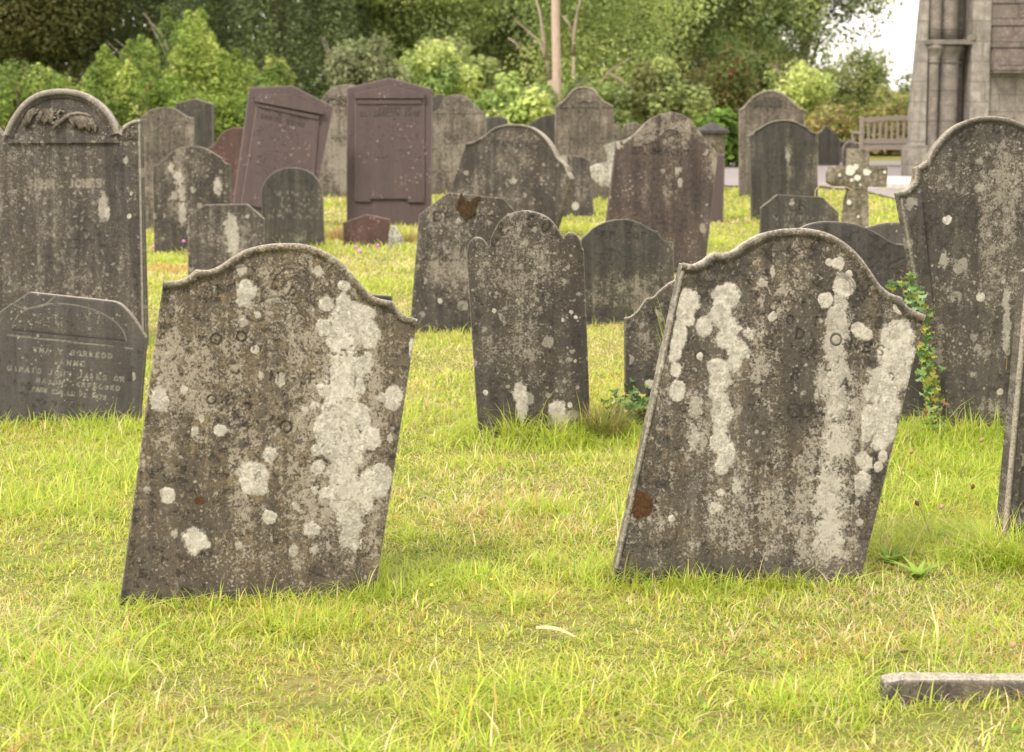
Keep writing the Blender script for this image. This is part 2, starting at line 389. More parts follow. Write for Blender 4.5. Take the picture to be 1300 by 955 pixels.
FOOT = []   # (x, y, ex, back, u0, u1, thick) footprints used to keep grass out of stone
def outline(pl, T, LB, RB, z, dy, step, off=0.0):
    pts = [(*pl.uv(x, y, off), c) for x, y, c in parse(T, z, dy)]
    top = smooth_curve(pts, step)
    lb = np.array(pl.uv(*parse(LB, z)[0][:2], off)); rb = np.array(pl.uv(*parse(RB, z)[0][:2], off))
    return top, lb, rb
def slab(name, pl, T, LB, RB, z, mat, parent=None, thick=.08, front=0.0, res=.006, dy=0, under=.14, bev=.004, rough=.0012,
         draw=None, patch=(), rust=(), ochre=(), covs=(), seed=0, chip=.0012, depth=.0032, label=None, M=None, covbase=0.0, relh=.01, edge=1.0, foot=True):
    """A carved slab: Coons grid between its sides and top curve, real thickness, incised letters, lichen attributes."""
    top, lb, rb = outline(pl, T, LB, RB, z, dy, res, -front)
    lt, rt = top[0], top[-1]
    if under is not None:
        lb = lb + (lt - lb) * ((-under - lb[1]) / (lt[1] - lb[1])); rb = rb + (rt - rb) * ((-under - rb[1]) / (rt[1] - rb[1]))
    nx = max(12, int(np.sum(np.linalg.norm(np.diff(top, axis=0), axis=1)) / res)); nz = max(10, int(np.linalg.norm(lt - lb) / res))
    T_ = resample(top, nx + 1)
    # keep true corners: snap nearest sample to each sharp point
    for x, y, c in parse(T, z, dy):
        if c:
            p = np.array(pl.uv(x, y, -front)); i = np.argmin(np.hypot(*(T_ - p).T))
            if 0 < i < nx: T_[i] = p
    s = np.linspace(0, 1, nx + 1)[:, None, None]; tt = (np.linspace(0, 1, nz + 1) ** .92)[None, :, None]
    B_ = lb + (rb - lb) * np.linspace(0, 1, nx + 1)[:, None]
    L_ = lb + (lt - lb) * tt[0]; R_ = rb + (rt - rb) * tt[0]
    G = (1 - tt) * B_[:, None] + tt * T_[:, None] + (1 - s) * L_[None] + s * R_[None] - ((1 - s) * (1 - tt) * lb + s * (1 - tt) * rb + (1 - s) * tt * lt + s * tt * rt)
    U = G.reshape(-1, 2)
    rimline = np.vstack([resample(np.array([lb, lt]), 12), T_[:: max(1, nx // 160)], T_[-1:], resample(np.array([rt, rb]), 12)])
    dist = seg_dist(U, rimline)
    # weathered arris
    h = -bev * np.clip(1 - dist / (bev * 1.6), 0, 1) ** 2
    h = h + rough * (fbm(U[:, 0] * 18, U[:, 1] * 18, seed + 3, 4) - .5) * 2 + .003 * (fbm(U[:, 0] * 3, U[:, 1] * 3, seed, 2) - .5)
    cv = Canvas(U.min(0), U.max(0), res * .7)
    loc = lambda x, y: np.array(pl.uv(z[0] + x / z[2], z[1] + y / z[2] + dy, -front))
    km = 1 / (pl.ppm * z[2])      # zoom pixels to metres
    if draw: draw(cv, loc, km)
    ink = cv.sample('ink', U); inkl = cv.sample('inkl', U); rel = cv.sample('rel', U)
    wear = np.clip((fbm(U[:, 0] * 14, U[:, 1] * 14, seed + 9, 3) - .14) * 5, 0, 1)
    ink = ink * wear; inkl = inkl * wear
    h = h - depth * (ink + inkl) + relh * rel
    tone = np.zeros(len(U))
    def blobs(lst, tn_=None):
        f = np.zeros(len(U)); tn_ = np.zeros(len(U)) if tn_ is None else tn_
        wx = (fbm(U[:, 0] * 34, U[:, 1] * 34, seed + 5, 4) - .5) * .034; wy = (fbm(U[:, 0] * 34 + 40, U[:, 1] * 34, seed + 6, 4) - .5) * .034
        for e in lst:
            c = loc(e[0], e[1]); rx, ry = e[2] * km, e[3] * km; k = e[4] if len(e) > 4 else 1.0
            wk = min(1.0, min(rx, ry) / .045); q = np.hypot((U[:, 0] + wx * wk - c[0]) / rx, (U[:, 1] + wy * wk - c[1]) / ry)
            v = np.clip(1.22 - .6 * q, 0, 1.22) * (.5 + .5 * k)
            tn_[v > f] = min(.75, (1 - k) * 1.9)
            f = np.maximum(f, v)
        return f
    pt = blobs(patch, tone); ru = blobs(rust); oc = blobs(ochre) * .36
    cov = np.full(len(U), covbase)
    for e in covs:
        c = loc(e[0], e[1]); q = np.hypot((U[:, 0] - c[0]) / (e[2] * km), (U[:, 1] - c[1]) / (e[3] * km)); cov += e[4] * np.clip(1.4 - q, 0, 1)
    cov -= .16 * np.clip(1 - (U[:, 1] - .02) / .09, 0, 1) if under is not None else 0
    h = h + .0012 * np.clip((pt - .5) * 5, 0, 1)
    V = np.c_[U[:, 0], -front - h, U[:, 1]]
    idx = np.arange((nx + 1) * (nz + 1)).reshape(nx + 1, nz + 1)
    q = np.stack([idx[:-1, :-1], idx[1:, :-1], idx[1:, 1:], idx[:-1, 1:]], -1).reshape(-1, 4)
    # rim rings
    ring = np.r_[idx[0, :], idx[1:, -1], idx[-1, -2::-1]]
    per = V[ring]; n = len(ring); rows = [per]
    cen = per.mean(0)
    ns = 5
    for k in range(1, ns + 1):
        f = k / ns; r = per.copy(); r[:, 1] = r[:, 1] + f * thick
        j = (fbm(np.arange(n) * .15, np.full(n, k * 1.7), seed + 20, 3) - .5) * chip * 2.2
        dirn = np.c_[r[:, 0] - cen[0], r[:, 2] - cen[2]]; dirn /= np.linalg.norm(dirn, axis=1)[:, None] + 1e-9
        r[:, 0] += dirn[:, 0] * j; r[:, 2] += dirn[:, 1] * j
        if k == ns: r[:, 0] -= dirn[:, 0] * bev; r[:, 2] -= dirn[:, 1] * bev
        rows.append(r)
    base = len(V); RV = np.vstack([rows[0]] + rows[1:]); VV = np.vstack([V, RV])
    ri = base + np.arange((ns + 1) * n).reshape(ns + 1, n)
    rq = np.stack([ri[:-1, :-1], ri[:-1, 1:], ri[1:, 1:], ri[1:, :-1]], -1).reshape(-1, 4)
    back = ri[-1][::-1].reshape(1, -1)
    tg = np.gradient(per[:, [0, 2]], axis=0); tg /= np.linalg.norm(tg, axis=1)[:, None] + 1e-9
    upw = np.clip(tg[:, 0] * 1.6 - .25, 0, 1)                        # sky light painted into the colour where the rim faces up, sides left darker
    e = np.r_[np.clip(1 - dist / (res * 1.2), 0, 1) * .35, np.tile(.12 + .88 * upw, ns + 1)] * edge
    pad = lambda a: np.r_[a, np.tile(a[ring], ns + 1)]
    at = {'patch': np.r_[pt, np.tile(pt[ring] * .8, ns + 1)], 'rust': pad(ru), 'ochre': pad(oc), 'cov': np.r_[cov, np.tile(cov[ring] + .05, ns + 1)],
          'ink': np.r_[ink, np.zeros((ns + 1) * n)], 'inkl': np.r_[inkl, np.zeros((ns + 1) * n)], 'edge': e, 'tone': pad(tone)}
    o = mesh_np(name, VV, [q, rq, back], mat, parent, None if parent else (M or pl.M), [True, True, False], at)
    if under is not None and foot:
        FOOT.append((pl.P.x, pl.P.y, pl.ex.x, pl.ex.y, min(lb[0], rb[0], lt[0] * .2 + lb[0] * .8), max(rb[0], lb[0]), thick))
    o['_t'] = 0; del o['_t']
    return o
def moulding(name, pl, T, z, mat, parent, prof, dy=0, res=.006, sides=None, front=0.0, edge=.6, seed=0, closed_ends=True):
    """A swept moulding following the top curve (and optionally the sides): prof = [(inset, height), ...]."""
    pts = [(*pl.uv(x, y, -front), c) for x, y, c in parse(T, z, dy)]
    C = smooth_curve(pts, res)
    if sides:
        lb = np.array(pl.uv(*parse(sides[0], z)[0][:2], -front)); rb = np.array(pl.uv(*parse(sides[1], z)[0][:2], -front))
        C = np.vstack([resample(np.array([lb, C[0]]), 60)[:-1], C, resample(np.array([C[-1], rb]), 60)[1:]])
    d = np.gradient(C, axis=0)
    a = np.diff(C, axis=0); a /= np.linalg.norm(a, axis=1)[:, None] + 1e-9
    n1 = np.vstack([a[:1], a]); n2 = np.vstack([a, a[-1:]])
    m = n1 + n2; m /= np.linalg.norm(m, axis=1)[:, None] + 1e-9
    nrm = np.c_[m[:, 1], -m[:, 0]]          # right of travel = inward for a left-to-right top curve
    k = 1 / np.clip((m * n1).sum(1), .6, 1)
    rows = []
    for i, (ins, hh) in enumerate(prof):
        jit = (fbm(np.arange(len(C)) * .12, np.full(len(C), i * .6), seed, 3) - .5) * .0014
        P = C + nrm * (ins * k)[:, None]
        rows.append(np.c_[P[:, 0], -front - hh - jit, P[:, 1]])
    V = np.vstack(rows); n = len(C); idx = np.arange(len(V)).reshape(len(prof), n)
    q = np.stack([idx[:-1, :-1], idx[1:, :-1], idx[1:, 1:], idx[:-1, 1:]], -1).reshape(-1, 4)
    polys = [q]; sm = [True]
    if closed_ends: polys += [idx[:, 0].reshape(1, -1), idx[::-1, -1].reshape(1, -1)]; sm += [False, False]
    E = np.repeat([edge * (1.5 if i < 2 else (.8 if i == 2 else (.22 if i == 3 else .05))) for i in range(len(prof))], n)  # outer rows painted paler, imitating sky light on the top face
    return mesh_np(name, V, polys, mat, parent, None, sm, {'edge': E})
def poly_part(name, pl, pts, z, mat, parent, thick, front, bev=.004, dy=0, M=None, sub=0):
    """Extruded traced polygon standing on the plane (front = how far it stands proud)."""
    bm = bmesh.new()
    P = [pl.uv(x, y, -front) for x, y, c in parse(pts, z, dy)]
    vs = [bm.verts.new((u, -front, w)) for u, w in P]
    f = bm.faces.new(vs)
    r = bmesh.ops.extrude_face_region(bm, geom=[f])
    for v in r['geom']:
        if isinstance(v, bmesh.types.BMVert): v.co.y += thick
    bmesh.ops.recalc_face_normals(bm, faces=bm.faces[:])
    if bev: bmesh.ops.bevel(bm, geom=bm.edges[:], offset=bev, segments=2, profile=.6, affect='EDGES', clamp_overlap=True)
    if sub:
        bmesh.ops.triangulate(bm, faces=bm.faces[:]); bmesh.ops.subdivide_edges(bm, edges=bm.edges[:], cuts=sub, use_grid_fill=True)
        for v in bm.verts:
            nz = vnoise(np.array([v.co.x * 25 + v.co.y * 9]), np.array([v.co.z * 25 + v.co.y * 17]), 5)[0] - .5
            v.co += Vector((random.uniform(-1, 1) * .0015, nz * .01, nz * .004))
    return bm_obj(name, bm, mat, parent, M)
# ------------------------------------------------------------------ headstones
Z1 = (0, 80, 3.821); Z2 = (280, 80, 3.821); Z3 = (560, 80, 3.821); Z4 = (860, 80, 2.955); Z5 = (0, 300, 3.673)
Z6 = (500, 240, 2.985); Z7 = (130, 290, 1.95); Z8 = (760, 270, 1.95); Z9 = (1000, 0, 3.673); Z12 = (900, 220, 2.81); P1 = (0, 0, 1)
GRP = 'old headstones standing in the churchyard grass'
def hs(o, label): return tag(o, label, 'headstone', GRP)

m_f1 = stone_mat('lichened_slate_brown', slate=(.076, .064, .048), crust=(.275, .243, .19), tan=(.22, .17, .10), cover=.49, seed=1, spots=.5, tanc=.7, blk=.75)
m_f2 = stone_mat('lichened_slate_grey', slate=(.070, .062, .050), crust=(.27, .245, .197), tan=(.20, .16, .105), cover=.49, seed=2, spots=.5, tanc=.45, blk=.75, brownc=.15)
m_mid = stone_mat('dark_speckled_slate', slate=(.045, .0405, .034), crust=(.22, .198, .16), tan=(.14, .115, .08), cover=.38, seed=3, spots=.55, tanc=.4, blk=.5, brownc=.2)
m_wil = stone_mat('mottled_grey_slate', slate=(.058, .0525, .046), crust=(.22, .20, .168), tan=(.145, .122, .09), cover=.43, seed=4, spots=.5, tanc=.4, blk=.45)
m_low = stone_mat('clean_blue_slate', slate=(.056, .052, .047), crust=(.19, .17, .14), tan=(.14, .12, .08), cover=.22, seed=5, spots=.15, tanc=.2, blk=.3, sheen=.7, brownc=.1)
m_drk = stone_mat('dark_clean_slate', slate=(.043, .041, .035), crust=(.21, .19, .145), tan=(.13, .12, .08), cover=.28, seed=6, spots=.3, tanc=.3, blk=.3, brownc=.15)
m_red = stone_mat('red_brown_slate', slate=(.052, .041, .036), crust=(.235, .205, .165), tan=(.14, .105, .075), cover=.34, seed=7, spots=.4, tanc=.3, blk=.4, brown=(.066, .044, .036), brownc=.6)
m_pur = stone_mat('plain_purple_slate', strk=.3, slate=(.080, .060, .057), crust=(.22, .18, .17), tan=(.14, .10, .095), cover=.0, seed=8, spots=.012, tanc=.05, blk=.08, sheen=.72, brown=(.088, .062, .058), brownc=.4)
m_rst = stone_mat('dull_red_slate', strk=.4, slate=(.070, .043, .038), crust=(.22, .16, .14), tan=(.14, .09, .07), cover=.25, seed=9, spots=.2, tanc=.2, blk=.3, brown=(.11, .05, .045), brownc=.5)
m_pal = stone_mat('pale_crusted_stone', slate=(.095, .082, .066), crust=(.235, .21, .172), tan=(.18, .15, .105), cover=0.58, seed=10, spots=.4, tanc=.6, blk=0.7)
m_rt = stone_mat('olive_grey_slate', slate=(.052, .0475, .040), crust=(.22, .20, .16), tan=(.14, .12, .085), cover=.40, seed=11, spots=.6, tanc=.35, blk=.45)
m_crs = stone_mat('lichen_covered_sandstone', slate=(.095, .083, .058), crust=(.27, .24, .18), tan=(.19, .155, .09), cover=0.55, seed=12, spots=1.0, tanc=.7, blk=.8, rounds=14.0)
m_wht = stone_mat('white_lichened_stone', slate=(.17, .16, .13), crust=(.42, .41, .34), tan=(.35, .33, .25), cover=.5, seed=13, spots=1.0, tanc=.3, blk=.5, rounds=12.0)

ROLL = [(-.003, -.012), (-.004, .0), (-.002, .007), (.004, .012), (.011, .012), (.017, .008), (.021, .001), (.026, -.001), (.030, -.004)]
def ogee(k=1.0, h=1.0): return [(a * k, b * h) for a, b in ROLL]

# --- the two big leaning stones in front -------------------------------------------------
def draw_f1(cv, L, k):
    h = 26 * k
    cv.arc('SACRED', L(375, 330), 190 * k, 128, 60, 22 * k, .35)
    cv.text('TO    THE  MEMORY', L(215, 290), L(640, 318), h, .6, wide=.62)
    for x, y, r in ((282, 275, 13), (270, 425, 11), (455, 492, 14), (345, 268, 12)):
        pts = [L(x + r * math.cos(t), y + r * math.sin(t)) for t in np.linspace(0, 6.3, 18)]; cv.line(pts, .0016, .002)
    cv.text('OF  R  M  RGAN', L(190, 362), L(640, 392), h * .9, .65, wide=.6)
    cv.rows(L(180, 430), L(660, 462), np.array(L(176, 475)) - np.array(L(180, 430)), 5, h * .7, wear=.55)
    for x, y, r, a0, a1 in ((470, 150, 62, 3.6, 6.2), (470, 150, 50, 3.6, 6.1), (480, 160, 38, 3.5, 5.9), (430, 230, 60, 4.0, 5.6), (500, 215, 34, 3.4, 5.6), (350, 140, 45, 3.4, 5.6), (380, 205, 26, .4, 2.6), (420, 165, 26, 1.6, 4.4), (270, 470, 28, 4.7, 6.8)):
        cv.line([L(x + r * math.cos(t), y + r * math.sin(t)) for t in np.linspace(a0, a1, 16)], .0012, .003, k=.6)
F1P = [(355, 155, 22, 22), (350, 182, 16, 12), (597, 142, 11, 11), (553, 187, 16, 16), (547, 245, 17, 20), (597, 190, 16, 26), (612, 225, 42, 40), (600, 265, 38, 40), (592, 310, 26, 40), (655, 213, 20, 18), (662, 265, 22, 32),
       (655, 240, 20, 14), (610, 350, 42, 32), (655, 335, 14, 28, .9), (580, 395, 40, 30), (615, 385, 34, 34), (565, 450, 22, 26), (553, 490, 22, 34), (560, 530, 24, 26), (600, 470, 30, 40, .92), (590, 520, 36, 36, .92), (636, 452, 22, 20), (640, 478, 20, 22),
       (665, 518, 21, 25), (650, 490, 12, 12), (720, 418, 20, 26), (690, 418, 9, 12), (530, 548, 13, 13), (533, 590, 14, 17), (600, 565, 38, 36, .9), (625, 540, 26, 36), (590, 600, 28, 34, .9), (657, 635, 18, 36), (656, 680, 14, 18), (690, 612, 25, 24), (688, 648, 18, 18), (560, 655, 24, 14, .95),
       (612, 655, 42, 42, .84), (612, 710, 38, 48, .84), (612, 762, 26, 32, .84), (525, 650, 10, 12, .8), (372, 618, 33, 36), (385, 640, 22, 20), (415, 563, 14, 16), (413, 717, 15, 15), (142, 430, 20, 25, .93), (292, 500, 14, 14, .93), (230, 502, 8, 10, .9), (246, 472, 6, 8), (162, 660, 16, 16, .95),
       (232, 772, 27, 28), (520, 747, 17, 17, .84), (440, 375, 10, 15, .85), (768, 300, 8, 24), (378, 302, 10, 10), (350, 235, 12, 10, .7), (345, 105, 13, 13, .8), (205, 400, 9, 10, .8), (525, 440, 9, 10, .8), (500, 450, 7, 9, .8), (385, 215, 8, 9, .8), (475, 795, 9, 12, .75), (527, 797, 9, 9, .75), (340, 785, 10, 12, .75), (480, 690, 9, 10, .8), (390, 365, 8, 10, .75), (110, 645, 8, 8, .7), (712, 520, 8, 10, .8), (535, 105, 12, 14, .78), (180, 757, 8, 8, .7)]
F1C = [(620, 500, 120, 330, .10), (200, 720, 120, 130, -.10), (330, 470, 90, 200, .04), (390, 350, 40, 260, -.05), (730, 500, 50, 300, -.09), (400, 200, 120, 90, .03), (350, 600, 30, 220, .08), (200, 330, 60, 120, .07), (120, 820, 80, 60, -.12)]
pl = Plane(317, 763, 9, 3); T = '150,133* 172,133 195,130 215,120 232,105* 262,106 290,96 320,76 355,56 400,44 445,40 495,42 540,56 580,79 615,113 642,144 665,168 690,178 717,183* 727,199 745,216 779,228*'
r = hs(empty('headstone', pl.M), 'big leaning brown headstone in front at left, white lichen streak down its right half')
slab('slab', pl, T, '44,915', '682,862', Z7, m_f1, r, thick=.085, res=.0031, rough=.0022, draw=draw_f1, patch=F1P, covs=F1C, seed=1, rust=[(240, 675, 11, 8)],
     ochre=[(205, 250, 45, 60, .62), (280, 330, 60, 60, .5), (345, 380, 25, 70, .62)], depth=.0036)
moulding('top_moulding', pl, T, Z7, m_f1, r, ogee(), seed=3)
FOOTSTONES = []
def draw_f2(cv, L, k):
    h = 24 * k
    cv.text('D', L(488, 312), L(512, 316), h, .02); cv.text('NES', L(622, 338), L(718, 358), h, .04, wide=.7)
    pts = [L(588 + 13 * math.cos(t), 315 + 14 * math.sin(t)) for t in np.linspace(0, 6.3, 18)]; cv.line(pts, .0018, .002)
    for x, y, r_, a0, a1 in ((500, 135, 30, 1.2, 4.6), (505, 130, 44, 3.3, 5.4), (520, 150, 60, 4.3, 5.6), (500, 200, 26, .2, 2.9), (600, 185, 24, 3.2, 6.6), (600, 190, 34, 3.4, 6.4), (540, 205, 22, 3.6, 5.9), (485, 492, 17, 0, 6.3), (630, 205, 30, .2, 1.8), (650, 170, 26, .6, 2.6), (395, 485, 14, 2.8, 5.6)):
        cv.line([L(x + r_ * math.cos(t), y + r_ * math.sin(t)) for t in np.linspace(a0, a1, 16)], .0012, .0028, k=.6)
    cv.text('C  O  F', L(395, 272), L(560, 282), h * .9, .3); cv.text('R  A', L(478, 410), L(640, 440), h, .2, wide=.4)
    cv.text('B. T.', L(505, 358), L(640, 380), h * .7, .3); cv.text('L     O', L(560, 390), L(740, 420), h * .8, .3, wide=.6)
    cv.rows(L(330, 470), L(640, 520), np.array(L(322, 520)) - np.array(L(330, 470)), 3, h * .7, wear=.6)
F2P = [(222, 218, 26, 26), (214, 250, 22, 34), (203, 295, 16, 34), (192, 335, 13, 26), (184, 360, 8, 12), (191, 390, 12, 15), (195, 441, 18, 22), (262, 283, 17, 22), (316, 208, 32, 28), (303, 250, 26, 34, .93), (322, 285, 22, 28), (318, 312, 24, 20), (345, 340, 24, 20), (335, 372, 16, 18),
       (295, 385, 24, 20), (300, 415, 22, 22), (290, 445, 18, 22), (302, 470, 20, 20, .95), (303, 500, 24, 24, .95), (300, 535, 18, 22, .9), (300, 570, 22, 22, .95), (318, 600, 20, 26), (305, 632, 15, 18), (430, 257, 10, 11), (607, 182, 22, 28, .98), (600, 220, 20, 28, .84), (592, 270, 27, 46, .8), (585, 330, 28, 46, .8), (590, 400, 28, 50, .79), (588, 470, 32, 50, .78), (562, 216, 15, 18),
       (645, 292, 16, 16), (662, 303, 16, 13), (738, 305, 37, 34), (733, 345, 38, 46), (735, 395, 32, 40), (718, 430, 26, 36), (722, 478, 28, 30), (700, 505, 34, 34), (690, 410, 20, 26, .84), (682, 440, 20, 30, .84), (712, 545, 24, 30), (700, 565, 22, 20), (672, 515, 18, 34), (662, 545, 12, 22), (658, 617, 19, 21), (655, 664, 20, 22), (703, 602, 10, 14), (692, 630, 10, 12), (744, 232, 13, 16),
       (340, 680, 11, 12, .95), (287, 730, 13, 13, .86), (302, 692, 9, 9), (180, 755, 7, 7), (648, 765, 8, 8, .8), (593, 126, 14, 14), (573, 125, 9, 10, .9), (620, 150, 8, 8), (403, 175, 11, 9, .85), (430, 145, 6, 14, .9), (372, 300, 12, 10, .8), (250, 355, 7, 9), (640, 720, 8, 10, .78), (650, 690, 12, 14, .7), (240, 480, 14, 30, .7), (235, 560, 12, 30, .68), (590, 570, 30, 60, .68), (575, 700, 34, 80, .70), (570, 800, 34, 40, .70), (560, 420, 20, 40, .66)]
F2C = [(570, 620, 110, 230, .10), (500, 380, 34, 170, -.26), (385, 540, 34, 70, -.22), (230, 730, 34, 90, -.12), (440, 200, 90, 90, .04), (400, 420, 40, 160, .03), (140, 650, 60, 160, .02), (740, 500, 40, 260, -.03), (330, 760, 120, 70, .04)]
pl = Plane(940, 744, 3, 3); T = '207,127* 235,131 262,120 285,102* 312,103 335,96 365,76 400,57 440,46 480,42 520,43 560,52 600,72 640,106 670,146 695,182 722,203 748,212* 756,228 775,243 808,256*'
r = hs(empty('headstone', pl.M), 'big leaning grey headstone in front at right, several white lichen streaks, brown hole low left')
slab('slab', pl, T, '47,855', '655,885', Z8, m_f2, r, thick=.09, res=.0031, rough=.0022, draw=draw_f2, patch=F2P, covs=F2C, seed=2, rust=[(103, 722, 25, 27), (112, 738, 16, 12)], depth=.0038,
     ochre=[(270, 125, 14, 6, .9), (480, 700, 14, 50, .6), (610, 420, 20, 20, .3)])
moulding('top_moulding', pl, T, Z8, m_f2, r, ogee(1.1), seed=4)
moulding('side_bead', pl, '40,880* 207,130*', Z8, m_f2, r, [(0, -.004), (.001, .003), (.006, .006), (.012, .004), (.015, -.003)], seed=14, edge=.35)

# --- left: willow stone and the low octagonal stone --------------------------------------
def draw_willow_slab(cv, L, k):
    cv.text('JOHN  JONES', L(135, 604), L(500, 600), 36 * k, .03, lay='inkl', wide=.74, hw=36 * k * .09)
    cv.rows(L(195, 470), L(395, 470), np.array([0, -30 * k]), 3, 22 * k, lay='inkl', wear=.35)
    cv.rows(L(110, 690), L(560, 688), np.array([0, -40 * k]), 14, 22 * k, lay='inkl', wear=.5, fill=.7)
    for x0, x1, y in ((180, 410, 465), (190, 400, 500)):
        cv.line([L(x, y - 14 * math.sin((x - x0) / (x1 - x0) * 9.4)) for x in np.linspace(x0, x1, 30)], .003, .003, 'rel', .35)
pl = Plane(78, 445, 0, 2)
r = hs(empty('headstone', pl.M), 'tall round-arched headstone at the left edge with carved willow bough and name JOHN JONES')
T = '-92,278* -70,277 -40,290 -18,312 0,337* 14,352 24,345 42,300 75,245 120,190 180,150 240,134 300,129 360,134 420,152 480,190 525,235 560,290 576,335* 590,318 615,295 650,279 683,275*'
slab('slab', pl, T, '-92,1500', '712,1500', Z1, m_wil, r, thick=.10, res=.006, draw=draw_willow_slab, seed=4, patch=[(628, 745, 9, 10), (500, 700, 22, 60, .7), (520, 730, 12, 30, .85), (638, 635, 7, 8, .9), (610, 470, 12, 14, .7)], relh=.004)
arcT = '24,345* 42,300 75,245 120,190 180,150 240,134 300,129 360,134 420,152 480,190 525,235 560,290 576,340*'
moulding('arch_moulding', pl, arcT, Z1, m_wil, r, [(-.004, -.012), (-.004, .012), (.002, .024), (.024, .026), (.032, .020), (.036, .012), (.046, .012), (.052, .004), (.054, -.002)], res=.008, edge=.8, seed=6)
poly_part('ledge', pl, '38,372 575,368 575,388 38,390', Z1, m_wil, r, .03, .016, .003)
poly_part('shoulder_panel', pl, '583,372 668,368 668,292 640,292 610,312 590,340', Z1, m_wil, r, .02, .006, .002)
moulding('shoulder_moulding', pl, '580,345* 590,318 615,295 650,279 680,276*', Z1, m_wil, r, [(-.002, -.01), (-.002, .012), (.012, .016), (.020, .010), (.022, 0)], res=.008, seed=8)
moulding('edge_bead', pl, '676,277* 698,1500*', Z1, m_wil, r, [(-.005, -.01), (-.004, .008), (.004, .012), (.010, .004), (.011, -.003)], res=.02, seed=9)
bm = bmesh.new(); LL = lambda x, y, o=.01: (lambda q: Vector((q[0], -o, q[1])))(pl.uv(Z1[0] + x / Z1[2], Z1[1] + y / Z1[2]))
br = [(262, 318), (285, 295), (315, 268), (345, 250), (380, 244), (415, 248), (450, 262)]
tube(bm, [LL(*p, .020) for p in br], [.010, .012, .012, .010, .009, .007, .004], 8)
tube(bm, [LL(285, 292), LL(292, 262, .014), LL(283, 238), LL(300, 215)], [.006, .006, .005, .003], 8)
rr = random.Random(4)
for i in range(64):
    if i % 2: x, y = 300 + rr.uniform(20, 130), 248 + rr.uniform(-6, 10)
    else: x, y = 283 - rr.uniform(0, 120), 232 + rr.uniform(-14, 12)
    s = 1 if x > 290 else -1; a = abs(x - 290) / 140
    p = [(x, y), (x + s * (14 + 14 * a), y + 8 + 8 * a), (x + s * (24 + 22 * a), y + 28 + 24 * a), (x + s * (26 + 20 * a) + rr.uniform(-5, 5), y + 52 + 34 * a + rr.uniform(-8, 8))]
    p = [(min(max(q[0], 85 + .35 * max(0, 300 - q[1])), 500), min(q[1], 358)) for q in p]
    tube(bm, [LL(*q, .013) for q in p], [.004, .0065, .0085, .0035], 6)
for cx, cy, rad in ((262, 272, 22), (300, 255, 20), (265, 278, 12)):
    tube(bm, [LL(cx + rad * math.cos(t), cy + rad * 1.1 * math.sin(t), .010) for t in np.linspace(0, 5.6, 14)], .0065, 6)
o = bm_obj('willow_carving', bm, m_pal, r, smooth=True)
bm = bmesh.new()
for i in range(9):
    x, y = 600 + (i % 3) * 24, 358 - (i // 3) * 20
    tube(bm, [LL(x + 8 * math.cos(t), y + 8 * math.sin(t), .012) for t in np.linspace(i, 4.6 + i, 9)], .0035, 6)
bm_obj('scroll_carving', bm, m_pal, r, smooth=True)

def draw_low(cv, L, k):
    Z = (0, 360, 5.305); C = lambda x, y: L((x / Z[2] + Z[0] - Z5[0]) * Z5[2], (y / Z[2] + Z[1] - Z5[1]) * Z5[2]); h = 30 * k * Z5[2] / Z[2]
    cv.text('YMA Y GORWEDD', C(225, 458), C(770, 506), h, .18, lay='inkl', hw=h * .038); cv.text('ANNE', C(405, 545), C(590, 558), h, .1, lay='inkl', hw=h * .038)
    cv.text('GWRAIG JOHN JAMES OR', C(50, 583), C(850, 662), h, .22, lay='inkl', hw=h * .038); cv.text('MASON, KEFNCOED', C(245, 665), C(820, 722), h * .9, .2, lay='inkl', hw=h * .034)
    cv.text('FARW EBRILL 22 1879', C(215, 722), C(720, 782), h * .85, .2, lay='inkl', hw=h * .034); cv.text('YN 23 OED', C(255, 810), C(590, 840), h * .7, .3, lay='ink')
    cv.line([C(50, 346), C(890, 438)], .0012, .0018, 'inkl'); cv.line([C(85, 312), C(850, 388)], .002, .003, 'ink')
    cv.line([C(85 + (850 - 85) * (0.5 - .5 * math.cos(t)), 300 + 88 * (0.5 - .5 * math.cos(t)) - 205 * math.sin(t)) for t in np.linspace(0, math.pi, 40)], .0011, .0018, 'inkl', .8)
    cv.line([C(*p) for p in ((90, 140), (150, 165), (230, 165), (300, 145), (350, 105), (370, 85))], .0012, .002, 'inkl', .8)
pl = Plane(80, 539, 0, 3)
o = slab('headstone', pl, '-115,460* -60,372* 0,350* 135,261* 530,304* 560,318 590,345 620,380 650,425 680,474*', '-115,900', '650,840', Z5, m_low, None, thick=.065, res=.0042, draw=draw_low, covs=[(300, 400, 300, 70, .09), (60, 560, 160, 160, -.1)], patch=[(625, 655, 8, 18, .7)], seed=5, depth=.0016)
hs(o, 'low dark lettered headstone with clipped corners at the left edge, before the willow stone')

